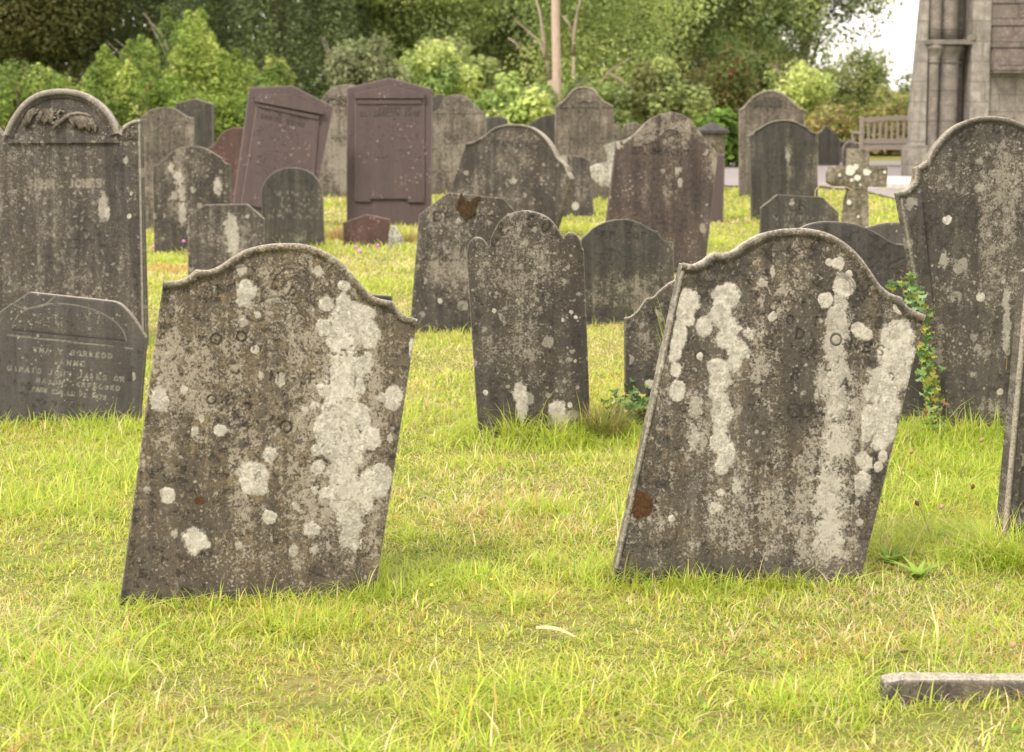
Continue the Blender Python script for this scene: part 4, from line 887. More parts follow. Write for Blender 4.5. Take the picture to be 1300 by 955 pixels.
m_shaft = ashlar('shaft_stone', (.24, .212, .18), (.21, .185, .155), (.12, .105, .09), 3.0, .47, 9)
pl = Plane(1174, 231, 0, 0); ch = tag(empty('church', pl.M), 'stone church corner at the right edge with clustered door shafts and a battered buttress', 'church')
U = lambda x: (x - 1174) / 81.9
H = lambda y: (231 - y) / 81.9
def prism(name, pts, y0, y1, mat, par, bev=.01):
    bm = bmesh.new(); vs = [bm.verts.new((u, y0, w)) for u, w in pts]; f = bm.faces.new(vs)
    q = bmesh.ops.extrude_face_region(bm, geom=[f])
    for v in q['geom']:
        if isinstance(v, bmesh.types.BMVert): v.co.y = y1
    bmesh.ops.recalc_face_normals(bm, faces=bm.faces[:])
    if bev: bmesh.ops.bevel(bm, geom=bm.edges[:], offset=bev, segments=2, affect='EDGES')
    return bm_obj(name, bm, mat, par)
prism('buttress', [(U(1155), -.2), (U(1156), H(140)), (U(1166), H(0)), (U(1176), H(-190)), (U(1176) + .5, H(-190)), (U(1174), H(0)), (U(1174), -.2)], 0, .35, m_ash, ch)
prism('plinth', [(U(1149), -.2), (U(1149), H(188)), (U(1152), H(184)), (U(1175.5), H(184)), (U(1175.5), -.2)], -.12, .40, m_ash2, ch, .02)
def shaft(x, yy, rad, w0=-.1, w1=H(56), name='shaft', mat=None):
    bm = bmesh.new(); zs = np.linspace(w0, w1, 6); tube(bm, [(U(x), yy, z) for z in zs], rad, 20); o = bm_obj(name, bm, mat or m_shaft, ch, smooth=True)
    o.data.polygons.foreach_set('use_smooth', [len(p.vertices) == 4 for p in o.data.polygons]); return o
shaft(1182.5, .10, .085); shaft(1204, .28, .175); shaft(1223.5, .50, .065)
for x, yy, rad in ((1182.5, .10, .085), (1204, .28, .175), (1223.5, .50, .065)):
    bm = bmesh.new(); prof = [(H(80), rad + .005), (H(79), rad + .03), (H(77.5), rad + .005), (H(72), rad + .015), (H(64), rad + .045), (H(62), rad + .075), (H(58), rad + .07), (H(57), rad + .04)]
    tube(bm, [(U(x), yy, w) for w, _ in prof], [q for _, q in prof], 20); bm_obj('capital', bm, m_ash2, ch, smooth=True)
    bm = bmesh.new(); prof = [(-.1, rad + .12), (.10, rad + .12), (.13, rad + .05), (.17, rad + .07), (.21, rad + .01)]
    tube(bm, [(U(x), yy, w) for w, _ in prof], [q for _, q in prof], 20); bm_obj('shaft_base', bm, m_ash2, ch, smooth=True)
prism('abacus', [(U(1169), H(57)), (U(1168), H(52)), (U(1171), H(51)), (U(1229), H(51)), (U(1230), H(57))], -.05, .75, m_ash2, ch, .01)
for x, yy, rad in ((1183, .10, .10), (1203, .28, .16), (1222, .50, .06)):
    bm = bmesh.new(); pts = [(U(x), yy, H(52) + z) for z in np.linspace(0, 1.1, 6)]
    c0 = Vector(pts[-1]); pts += [tuple(c0 + Vector((2.2 * (1 - math.cos(t)), 0, 2.6 * math.sin(t)))) for t in np.linspace(.1, 1.2, 12)]
    tube(bm, pts, rad, 16); bm_obj('arch_moulding', bm, m_shaft, ch, smooth=True)
prism('reveal', [(U(1180), -.2), (U(1180), 6.2), (U(1230), 6.2), (U(1230), -.2)], .78, 1.1, m_ash2, ch, 0)
prism('jamb', [(U(1229), -.2), (U(1229), 3.1), (U(1231), 4.0), (U(1253), 4.6), (U(1253), -.2)], -.02, 1.1, m_ash, ch)
prism('jamb_bracket', [(U(1223), H(52)), (U(1223), H(48)), (U(1228), H(44)), (U(1234), H(44)), (U(1234), H(52))], -.04, .1, m_ash2, ch)
prism('wall', [(U(1253), -.2), (U(1253), 6.2), (U(1253) + 7, 6.2), (U(1253) + 7, -.2)], .06, 1.1, m_ash2, ch)
prism('wall', [(1.78, -.2), (1.78, 6.19), (U(1253) + 6.99, 6.19), (U(1253) + 6.99, -.2)], 1.1, 8, m_ash2, ch)
prism('wall', [(U(1176), 3.6), (U(1176), 6.2), (U(1253), 6.2), (U(1253), 3.6)], .62, 1.1, m_ash2, ch, 0)
for i, (ya, yb) in enumerate(((90, 62.5), (61.5, 35), (34, 7), (6, -22), (-23, -52))):
    prism('weathering_course', [(U(1254 - .5 * i), H(ya)), (U(1254 - .5 * i), H(yb)), (U(1253) + 1.9, H(yb)), (U(1253) + 1.9, H(ya))], -.16 + .045 * i, .3, m_blk, ch, .012)
prism('drip_course', [(U(1254), H(93)), (U(1254), H(90.5)), (U(1253) + 1.95, H(90.5)), (U(1253) + 1.95, H(93))], -.20, .3, m_blk, ch, .008)
trf = NT('roof_slates'); orf = trf.obj(); brf = trf.n('ShaderNodeTexBrick', {'Scale': 3.0, 'Color1': (.10, .10, .11), 'Color2': (.14, .135, .14), 'Mortar': (.04, .04, .04)}); trf.t.links.new(orf, brf.inputs['Vector'])
m_roof = trf.finish(brf.outputs[0], .7)
bm = bmesh.new(); x0, x1 = 1.5, U(1253) + 7.3; vs = [bm.verts.new(v) for v in ((x0, -.2, 6.2), (x1, -.2, 6.2), (x1, 4, 9.6), (x0, 4, 9.6), (x0, 8.3, 6.2), (x1, 8.3, 6.2))]
for f in ((0, 1, 2, 3), (3, 2, 5, 4), (0, 3, 4), (1, 5, 2), (0, 4, 5, 1)): bm.faces.new([vs[i] for i in f])
bm_obj('roof', bm, m_roof, ch)

# ------------------------------------------------------------------ ground, path
def gz(x, y): return .035 * (fbm(x * .9, y * .9, 77, 3) - .5) * np.clip((34 - y) / 6, 0, 1)
tg = NT('turf_soil'); og = tg.obj(); n1 = tg.noise(og, 1.3, 5, .6); n2 = tg.noise(og, 30, 6, .7); n3 = tg.noise(og, 5, 4, .6)
c = tg.mix(tg.step(n1, .35, .65), (.20, .24, .05), (.33, .30, .10)); c = tg.mix(tg.step(n2, .35, .7), c, (.15, .12, .05)); c = tg.mix(tg.math('MULTIPLY', tg.step(n3, .45, .7), .5), c, (.17, .20, .04))
m_turf = tg.finish(c, 1.0, n2, .8, .03, .1)
xs = np.r_[-220, -120, -60, -30, -18, np.arange(-12, 12.01, .25), 18, 30, 60, 120, 220]; ys = np.r_[-60, -20, -5, 0, np.arange(2, 36.01, .25), 45, 60, 90, 140, 260]
XX, YY = np.meshgrid(xs, ys, indexing='ij'); idx = np.arange(XX.size).reshape(XX.shape)
gq = np.stack([idx[:-1, :-1], idx[1:, :-1], idx[1:, 1:], idx[:-1, 1:]], -1).reshape(-1, 4)
near = (np.abs(XX) < 13)
tag(mesh_np('ground', np.c_[XX.ravel(), YY.ravel(), (gz(XX, YY) * near).ravel()], [gq], m_turf, smooth=[True]), kind='structure')
tp = NT('tarmac'); op = tp.obj(); a1 = tp.noise(op, 60, 6, .7); a2 = tp.noise(op, 2, 4, .6)
m_path = tp.finish(tp.mix(tp.step(a2, .35, .65), tp.mix(a1, (.20, .18, .175), (.31, .28, .27)), (.28, .25, .24)), .95, a1, .6, .01)
def ground_poly(name, px, z, mat):
    V = [tuple(ground(x, y)[:2]) + (z,) for x, y in px]; bm = bmesh.new(); bm.faces.new([bm.verts.new(v) for v in V]); return tag(bm_obj(name, bm, mat), kind='structure')
ground_poly('path', [(880, 206), (1300, 206), (1300, 268), (1165, 262), (1105, 246), (1040, 238), (925, 238), (870, 230)], .024, m_path)
tc = NT('worn_kerb_stone'); oc_ = tc.obj(); k1 = tc.noise(oc_, 12, 6, .7); m_kerb = tc.finish(tc.mix(tc.step(k1, .35, .65), (.42, .39, .36), (.56, .53, .50)), .8, k1, .4, .01)
a = ground(1098, 241); b = ground(1200, 241)
bm = bmesh.new(); bbox(bm, ((a.x + b.x) / 2, a.y + 1.1, .045), (b.x - a.x, 2.2, .09), bev=.012); tag(bm_obj('doorstep', bm, m_kerb), 'long pale doorstep slab on the path before the church door', 'doorstep')

# ------------------------------------------------------------------ blades
def blade_mesh(P, h, w, az, lean, col, segs=2, curl=1.0):
    n = len(P); side = np.c_[np.cos(az), np.sin(az)]; fw = np.c_[-np.sin(az), np.cos(az)]
    rows = []
    for k in range(segs + 1):
        t = k / segs; wd = w * (1 - t ** 1.5) * .5 if k < segs else 0 * w
        off = lean * h * (t ** (1 + curl)); z = h * (t - .35 * lean * t * t)
        c = P + np.c_[fw * off[:, None], z]
        if k < segs: rows.append(c - np.c_[side * wd[:, None], np.zeros(n)]); rows.append(c + np.c_[side * wd[:, None], np.zeros(n)])
        else: rows.append(c)
    m = 2 * segs + 1; V = np.stack(rows, 1).reshape(-1, 3); b = np.arange(n)[:, None] * m
    quads = [b + np.array([[2 * k, 2 * k + 1, 2 * k + 3, 2 * k + 2]]) for k in range(segs - 1)]
    tri = b + np.array([[2 * segs - 2, 2 * segs - 1, 2 * segs]])
    C = np.repeat(col, m, axis=0); tt = np.tile(np.array([0] * 2 + [1] * (m - 2)), n)
    return V, quads, tri, C
def blades_obj(name, parts, mat, parent=None, M=None):
    Vs, Q, T_, Cs = [], [], [], []; o = 0
    for V, q, t, C in parts:
        Vs.append(V); Q += [a + o for a in q]; T_.append(t + o); Cs.append(C); o += len(V)
    V = np.vstack(Vs)
    return mesh_np(name, V, [np.vstack(Q), np.vstack(T_)], mat, parent, M, [True, True], {'tint': np.vstack(Cs)})
tgr = NT('grass_blade'); m_grass = tgr.finish(tgr.attr('tint', 'Color'), .55, spec=.3, trans=.5)
G1 = np.array([.38, .49, .06]); G2 = np.array([.73, .73, .15]); G3 = np.array([.80, .68, .38]); G4 = np.array([.18, .30, .04]); G5 = np.array([.66, .40, .14])
def palette(n, x, y, dry=None):
    d = fbm(x * .8, y * .8, 5, 3) if dry is None else dry; g = fbm(x * 2.3, y * 2.3, 9, 3)
    u = rng.random(n); c = np.empty((n, 3))
    a = rng.random(n)[:, None]
    c[:] = G1 * a + G2 * (1 - a)
    gm = np.clip((g - .5) * 3 + .35, 0, 1)[:, None]; c = c * (1 - .40 * gm) + (G1 * 1.05) * .40 * gm
    straw = u < np.clip((d - .39) * 2.2, .15, .52); c[straw] = G3 * (.75 + .4 * rng.random(straw.sum())[:, None]) 
    red = (u > .985 - .10 * np.clip((fbm(x * 3.1, y * 3.1, 88, 3) - .5) * 6, 0, 1)); c[red] = G5
    dk = (rng.random(n) < .05); c[dk] = G4
    return c * (.8 + .4 * rng.random(n)[:, None])
TALL = []   # (x, y, radius, extra height)
for px, py, rad, e in ((780, 735, .15, .06), (850, 745, .2, .02), (1000, 750, .3, .02), (1110, 700, .35, .05), (470, 748, .2, .04), (660, 555, .35, .08), (700, 560, .3, .08), (760, 560, .3, .06), (60, 540, .4, .03), (1220, 560, .5, .08), (1180, 590, .5, .05), (1250, 700, .3, .06), (1290, 715, .15, .14), (820, 590, .3, .04), (1150, 640, .4, .05), (160, 545, .2, .05), (540, 440, .3, .03), (1050, 330, .6, .04), (880, 500, .3, .04), (400, 320, .3, .05), (470, 320, .4, .05), (200, 330, .3, .04), (580, 430, .3, .02), (830, 415, .3, .04)):
    g = ground(px, py); TALL.append((g.x, g.y, rad, e))
for _ in range(110):
    yy = rng.uniform(4.1, 13); TALL.append((rng.uniform(-1, 1) * (.27 * yy + .3), yy, rng.uniform(.05, .20), rng.uniform(.02, .055)))
def lawn(y0, y1, dens, h0, w0, spreadx, segs):
    A = (y1 - y0) * 2 * (spreadx(y1) + spreadx(y0)) / 2; n = int(A * dens)
    y = rng.uniform(y0, y1, int(n * 1.4)); X = spreadx(y1); x = rng.uniform(-X, X, len(y)); k = np.abs(x) < spreadx(y); x = x[k][:n]; y = y[k][:n]
    keep = np.ones(len(x), bool)
    for fx, fy, ex, ey, u0, u1, th in FOOT:
        dx = x - fx; dy = y - fy; u = dx * ex + dy * ey; v = -dx * ey + dy * ex
        keep &= ~((u > u0 - .01) & (u < u1 + .01) & (v > -.012) & (v < th + .03))
    bare = fbm(x * 1.9 + 3, y * 1.9, 41, 3); keep &= rng.random(len(x)) < np.clip(1.6 - (bare - .5) * 5, .35, 1)
    # path and doorstep stay clear
    q = (y > 28.6) & (x > 2.9); keep &= ~q | (y > 38.5)
    x = x[keep]; y = y[keep]; n = len(x)
    hn = fbm(x * 1.6, y * 1.6, 21, 3); clump = vnoise(x * 14, y * 14, 23)
    h = h0 * (.25 + 1.2 * hn ** 1.5 + .8 * clump ** 3 + .5 * np.clip((hn - .55) * 8, 0, 1)) * (.6 + .75 * rng.random(n))
    for tx, ty, rad, e in TALL:
        d = np.hypot(x - tx, (y - ty)); h += e * np.clip(1.3 - d / rad, 0, 1) * (.3 + rng.random(n))
    for fx, fy, ex, ey, u0, u1, th in FOOT:     # unmown fringe at the stones
        dx = x - fx; dy = y - fy; u = dx * ex + dy * ey; v = -dx * ey + dy * ex
        nr = (u > u0 - .08) & (u < u1 + .08) & (v > -.09) & (v < th + .12); h[nr] += .075 * rng.random(nr.sum()) ** 2.6
    P = np.c_[x, y, gz(x, y) - .004]
    c = palette(n, x, y); tallm = (h > h0 * 1.7)[:, None]; c = np.where(tallm & (rng.random((n, 1)) < .5), G1 * (1.0 + .6 * rng.random((n, 1))), c)
    return blade_mesh(P, h, w0 * (.6 + .8 * rng.random(n)), rng.uniform(0, 2 * math.pi, n), .3 + 1.7 * rng.random(n), c, segs, .8)
sx = lambda y: .275 * y + .9
parts = [lawn(3.9, 6.6, 12500, .030, .0034, sx, 3), lawn(3.9, 7.5, 1500, .062, .0052, sx, 3), lawn(7.5, 12, 700, .07, .006, sx, 3), lawn(6.6, 9.5, 8500, .033, .0042, sx, 2), lawn(9.5, 14, 3800, .040, .0058, sx, 2), lawn(14, 22, 1500, .048, .0095, sx, 2), lawn(22, 38, 420, .065, .016, sx, 2)]
tag(blades_obj('grass', parts, m_grass), 'short yellow green churchyard grass with straw and longer tufts', 'grass', kind='stuff')
# broadleaf weeds low in the turf
def leaves_mesh(C, N, L, Wd, col, fold=.0):
    """C centres, N normals: diamond leaves."""
    n = len(C); a = np.cross(N, rng.normal(size=(n, 3))); a /= np.linalg.norm(a, axis=1)[:, None] + 1e-9; b = np.cross(N, a)
    L = np.asarray(L)[:, None] if np.ndim(L) else L; Wd = np.asarray(Wd)[:, None] if np.ndim(Wd) else Wd
    V = np.stack([C - a * L * .5, C + b * Wd * .5 - a * L * .06 - N * L * fold, C + a * L * .5, C - b * Wd * .5 - a * L * .06 - N * L * fold], 1).reshape(-1, 3)
    i = np.arange(n)[:, None] * 4 + np.array([[0, 1, 2, 3]])
    return V, i, np.repeat(col, 4, axis=0)
n = 9000; y = rng.uniform(4.0, 12, n); x = rng.uniform(-1, 1, n) * sx(y); m_ = fbm(x * 2.1 + 9, y * 2.1, 61, 3) > .52; x, y = x[m_], y[m_]; n = len(x)
N = np.c_[rng.normal(0, .45, (n, 2)), np.ones(n)]; N /= np.linalg.norm(N, axis=1)[:, None]
V, i, C = leaves_mesh(np.c_[x, y, gz(x, y) + rng.uniform(.01, .035, n)], N, rng.uniform(.012, .03, n), rng.uniform(.008, .018, n), np.array([.24, .38, .06]) * rng.uniform(.7, 1.4, (n, 1)))
tag(mesh_np('ground_cover', V, [i], m_grass, attrs={'tint': C}), 'small clover and daisy leaves low in the grass', 'ground cover', kind='stuff')

# ------------------------------------------------------------------ little plants
def seg_stalk(name, px, py, h, lean, head, label, cat, headcol, stemcol=(.35, .33, .12), hr=.006, hl=.018, grp=None):
    g = ground(px, py); M = Matrix.Translation(g); r = tag(empty(name, M), label, cat, grp)
    ms = NT('stalk'); a = ms.finish(stemcol, .8, trans=.2, tcol=(*stemcol, 1)); mh = NT('seed_head'); nn = mh.noise(mh.obj(), 300, 3); b = mh.finish(mh.mix(nn, tuple(q * .7 for q in headcol), headcol), .9)
    bm = bmesh.new(); pts = [(lean * h * t * t, random.uniform(-.002, .002), h * t) for t in np.linspace(0, 1, 7)]; tube(bm, pts, [.0016] * 6 + [.001], 5); bm_obj('stem', bm, a, r)
    if head:
        bm = bmesh.new(); p = Vector(pts[-1]); d = (Vector(pts[-1]) - Vector(pts[-2])).normalized()
        tube(bm, [p - d * .002, p + d * hl * .2, p + d * hl * .55, p + d * hl * .9, p + d * hl], [.002, hr * .9, hr, hr * .55, .001], 8); bm_obj('flower_head', bm, b, r, smooth=True)
    return r
pk = (.62, .22, .50); tn = (.42, .27, .17); bn = (.22, .10, .06)
for nm, px, py, h, le, hc, lb in (('knapweed', 1226, 665, .13, .15, bn, 'dark brown seed head low in the grass right of the front right stone'), ('knapweed', 1182, 700, .16, -.3, bn, 'smaller dark seed head nearer the front right stone'),
      ('plantain', 1152, 730, .22, .45, tn, 'tall pale stalk with a tan seed head leaning right in the grass at right'), ('plantain', 1210, 640, .24, .4, tn, 'thin leaning stalk with a small tan head before the big right stone'),
      ('plantain', 1135, 650, .22, .25, tn, 'tan-headed stalk close to the right edge of the front right stone'), ('plantain', 1282, 850, .06, .1, tn, 'short tan seed head in the grass at the lower right')):
    seg_stalk(nm, px, py, h, le, True, lb, 'wild flower', hc, hr=.0075)
for px, py, lb in ((450, 330, 'pink clover flower left of two others behind the front left stone'), (456, 336, 'pink clover flower between two others behind the front left stone'), (478, 328, 'pink clover flower right of two others behind the front left stone'), (232, 322, 'pink clover flower in the grass before the dark curved-top stone at left'), (193, 330, 'pink clover flower at the right foot of the JOHN JONES stone')):
    seg_stalk('clover_flower', px, py, .10, .1, True, lb, 'wild flower', pk, (.12, .22, .04), hr=.017, hl=.03)
for px, py, lb in ((546, 762, 'yellow buttercup in the grass between the two front stones, left one'), (622, 755, 'yellow buttercup in the grass between the two front stones, right one'), (1296, 712, 'yellow flower in the grass at the right edge')):
    seg_stalk('buttercup', px, py, .045, .1, True, lb, 'wild flower', (.8, .62, .03), (.12, .22, .04), hr=.007, hl=.008)
seg_stalk('grass_stalk', 1273, 556, .36, .02, False, 'single tall straw stalk before the big right stone', 'grass stalk', tn, (.5, .3, .12))
seg_stalk('grass_stalk', 357, 745, .16, .02, False, 'thin straw stalk before the front left stone', 'grass stalk', tn, (.45, .36, .15))
def tuft(name, px, py, n, h, rad, cols, label, cat, w=.005, leanmax=1.2, dz=0, stretch=(1, 1)):
    g = ground(px, py); ang = rng.uniform(0, 6.28, n); rr = rad * rng.random(n) ** .6
    P = np.c_[np.cos(ang) * rr * stretch[0], np.sin(ang) * rr * stretch[1], np.full(n, -.01)]
    c = np.array(cols)[rng.integers(0, len(cols), n)] * rng.uniform(.7, 1.25, (n, 1)); az = ang - math.pi / 2 + rng.normal(0, .7, n)
    return tag(blades_obj(name, [blade_mesh(P, h * rng.uniform(.5, 1.1, n), w * rng.uniform(.6, 1.3, n), az, rng.uniform(.2, leanmax, n), c, 4, .9)], m_grass, M=Matrix.Translation((g.x, g.y, dz))), label, cat)
ST = [(.50, .36, .17), (.42, .26, .11), (.60, .47, .26)]; DG = [(.38, .25, .12), (.26, .15, .07), (.48, .36, .20)]; GR = [tuple(G1), tuple(G2 * .8)]
tuft('dead_grass_tuft', 448, 302, 700, .20, .22, ST, 'heap of pale straw beside the red-brown gabled footstone', 'dead grass', .008, 1.6)
tuft('dead_grass_tuft', 424, 304, 380, .14, .18, ST, 'low straw clump just right of the small dark round-topped stone', 'dead grass', .008, 1.8)
tuft('dead_grass_tuft', 522, 306, 240, .14, .16, [(.42, .27, .14), (.30, .30, .08)], 'reddish dry grass at the left foot of the swallow-stained stone', 'dead grass', .006, 1.3)
tuft('dead_grass_tuft', 768, 562, 480, .24, .07, DG + [(.20, .28, .06), (.26, .36, .07)], 'brown dead grass tuft right of the round-shouldered middle stone', 'dead grass', .005, 1.0)
tuft('dead_grass_tuft', 570, 536, 240, .05, .15, DG, 'brown scorched grass patch at the left foot of the round-shouldered middle stone', 'dead grass', .004, 1.8, stretch=(1.4, .6))
tuft('dead_grass_tuft', 215, 342, 900, .05, .30, [(.62, .36, .10), (.66, .46, .14), (.55, .30, .10)], 'orange-yellow withered grass patch between the JOHN JONES stone and the front left one', 'dead grass', .012, 1.8, stretch=(1, 1.4))
for px, py, hh, lb in ((655, 560, .22, 'long green grass tuft at the foot of the round-shouldered middle stone'), (800, 742, .17, 'long green grass tuft at the lower left corner of the front right stone'), (985, 745, .12, 'green grass tuft along the foot of the front right stone'), (1292, 722, .17, 'long green grass tuft under the edge-cut stone at the right'), (1225, 562, .20, 'upright green grass tuft before the big right stone'), (470, 752, .11, 'small grass tuft at the lower right corner of the front left stone'), (870, 750, .12, 'short green grass tuft left of centre at the foot of the front right stone')):
    tuft('grass_tuft', px, py, 90, hh, .07, GR, lb, 'grass tuft', .0055, 1.1)
tuft('fern_sprig', 862, 560, 26, .74, .03, [(.30, .40, .05), (.42, .50, .08)], 'yellow-green fern sprig peeping between the hidden dark stone and the front right one', 'fern', .012, .22)
# docks at right of F2
def rosette(name, px, py, n, L, label):
    g = ground(px, py); an = np.arange(n) * 2.4; P = np.zeros((n, 3)); c = np.array([.30, .44, .08]) * rng.uniform(.75, 1.3, (n, 1))
    o = blades_obj(name, [blade_mesh(P, np.full(n, L) * rng.uniform(.6, 1.1, n), np.full(n, L * .28), an, rng.uniform(.9, 1.6, n), c, 5, .5)], m_grass, M=Matrix.Translation(g)); return tag(o, label, 'weed')
rosette('dock_plant', 1130, 718, 14, .10, 'low broad-leaved weed at the lower right corner of the front right stone'); rosette('dock_plant', 1165, 735, 12, .09, 'low broad-leaved weed a step right of the front right stone')
rosette('dock_plant', 1240, 700, 12, .11, 'broad-leaved weed left of the edge-cut stone')
g = ground(705, 818); tb = NT('dry_leaf'); m_dl = tb.finish((.62, .50, .27), .8, trans=.2)
bm = bmesh.new()
for i in range(9):
    t = i / 8; wd = .006 * math.sin(math.pi * min(1, .15 + t * .85)) + .001
    bmv = [bm.verts.new((-.055 + .11 * t, .05 - .10 * t + s * wd * 1.4, .035 + .012 * math.sin(t * 3) + s * .002)) for s in (-1, 1)]
    if i: bm.faces.new((prev[0], bmv[0], bmv[1], prev[1]))
    prev = bmv
tag(bm_obj('dead_leaf', bm, m_dl, M=Matrix.Translation(g)), 'long curled straw-coloured dead leaf on the grass between the front stones', 'dead leaf')
# arching dead stems over the lettered low stone
g = ground(1035, 300)
for k, (xa, xb, top) in enumerate(((1035, 1061, 233), (1056, 1083, 237))):
    p = [at_dist(xa + (xb - xa) * t, (247 if k == 0 else 243) - ((247 if k == 0 else 243) - top) * math.sin(math.pi * (.12 + .8 * t)), 18.4) for t in np.linspace(0, 1, 10)]
    g0 = at_dist(xa - 3, 300, 18.4); g0.z = 0
    M = Matrix.Translation((g0.x, g0.y, 0)); bm = bmesh.new(); tube(bm, [Vector((0, 0, 0)), (p[0] - g0) * .5 + Vector((-.01, 0, 0))] + [q - Vector((g0.x, g0.y, 0)) for q in p], [.0035] * 10 + [.003, .002], 5)
    mdl = bpy.data.materials['dry_leaf']; tag(bm_obj('bent_straw', bm, mdl, M=M), 'arching straw-coloured dead stem before the stone cross, %s' % ('left of the pair' if k == 0 else 'right of the pair'), 'dead stem')

# ------------------------------------------------------------------ ivy
ti = NT('ivy_leaf'); m_ivy = ti.finish(ti.attr('tint', 'Color'), .4, spec=.45, trans=.2)
tis = NT('ivy_stem'); m_ivs = tis.finish((.17, .11, .07), .9)
def ivy(pts, n, rad, size, label, yellow=.2):
    """pts: world path from the ground up."""
    o0 = Vector(pts[0]); M = Matrix.Translation(o0); r = tag(empty('ivy', M), label, 'ivy'); P = np.array([Vector(p) - o0 for p in pts])
    bm = bmesh.new(); tube(bm, [Vector(p) for p in P], .004, 6)
    for i in range(7):
        a = P[random.randrange(1, len(P) - 1)]; q = a + np.array([random.uniform(-.05, .05), -.02, random.uniform(-.01, .06)]); tube(bm, [Vector(a), Vector((a + q) / 2 + np.array([0, -.01, .01])), Vector(q)], .002, 4)
    bm_obj('stem', bm, m_ivs, r)
    t = rng.random(n) * (len(P) - 1); i = np.minimum(t.astype(int), len(P) - 2); f = (t - i)[:, None]; C = P[i] * (1 - f) + P[i + 1] * f + rng.normal(0, 1, (n, 3)) * np.array([rad, .014, rad * .8]) + np.array([0, -.025, 0])
    N_ = np.c_[rng.normal(0, .5, n), -np.ones(n), rng.normal(.35, .4, n)]; N_ /= np.linalg.norm(N_, axis=1)[:, None]
    b = np.cross(N_, np.c_[rng.normal(0, .4, n), np.zeros(n), -np.ones(n)]); b /= np.linalg.norm(b, axis=1)[:, None]; a = np.cross(b, N_)
    sz = size * rng.uniform(.55, 1.15, n)[:, None]
    lobes = [(0, .0), (-.5, -.15), (-.42, .25), (-.12, .30), (0, .72), (.12, .30), (.42, .25), (.5, -.15)]
    V = np.stack([C + b * (u * sz) + a * (v * sz) for u, v in lobes], 1).reshape(-1, 3); ii = np.arange(n)[:, None] * 8 + np.arange(8)[None]
    base = np.array([(.055, .12, .025), (.10, .20, .03), (.28, .27, .03), (.14, .24, .05)]); ch_ = rng.choice(4, n, p=[.42 - yellow / 2, .33 - yellow / 2, yellow, .25]); c = base[ch_]; c[rng.random(n) < .012] = (.22, .08, .03)
    mesh_np('leaves', V, [ii], m_ivy, r, attrs={'tint': np.repeat(c, 8, axis=0)})
d = 8.72
ivy([at_dist(x, y, d) for x, y in ((1186, 562), (1182, 520), (1180, 490), (1177, 460), (1171, 430), (1167, 405), (1163, 385), (1158, 365))], 260, .024, .036, 'yellow-green ivy climbing the gap between the blue-grey stone and the big right stone', .35)
ivy([at_dist(x, y, 8.76) for x, y in ((1158, 372), (1156, 350), (1150, 352), (1143, 358), (1134, 362), (1127, 358))] , 55, .014, .028, 'small ivy sprig at the right edge of the blue-grey stone, above the front stone shoulder', .2)
ivy([at_dist(x, y, 8.95) for x, y in ((781, 556), (786, 535), (790, 520), (785, 505), (795, 500), (808, 512), (818, 518))], 120, .035, .036, 'green ivy at the left foot of the dark stone hidden by the front right one', .15)
ivy([at_dist(x, y, 8.85) for x, y in ((764, 560), (774, 545), (782, 525), (788, 505))], 95, .035, .036, 'low yellow-green ivy leaves by the dead grass tuft', .5)

# ------------------------------------------------------------------ trees and shrubs
tl = NT('leaf'); m_leaf = tl.finish(tl.mix(1.0, tl.attr('tint', 'Color'), (1.12, .97, 1.05), 'MULTIPLY'), .6, spec=.2, trans=.45)
tbk = NT('bark'); ob = tbk.obj(); bk1 = tbk.noise(tbk.scalev(ob, (8, 8, 2)), 3, 6, .7); m_bark = tbk.finish(tbk.mix(tbk.step(bk1, .3, .7), (.10, .08, .06), (.24, .20, .15)), .95, bk1, .8, .03)
tb2 = NT('pale_bark'); ob = tb2.obj(); bk1 = tb2.noise(tb2.scalev(ob, (8, 8, 2)), 3, 6, .7); m_bark2 = tb2.finish(tb2.mix(tb2.step(bk1, .3, .7), (.24, .20, .14), (.40, .34, .25)), .95, bk1, .5, .02)
tb3 = NT('pinkish_bark'); ob = tb3.obj(); bk1 = tb3.noise(tb3.scalev(ob, (9, 9, 1.5)), 3, 6, .7); m_bark3 = tb3.finish(tb3.mix(tb3.step(bk1, .3, .7), (.36, .27, .21), (.55, .43, .35)), .95, bk1, .5, .02)
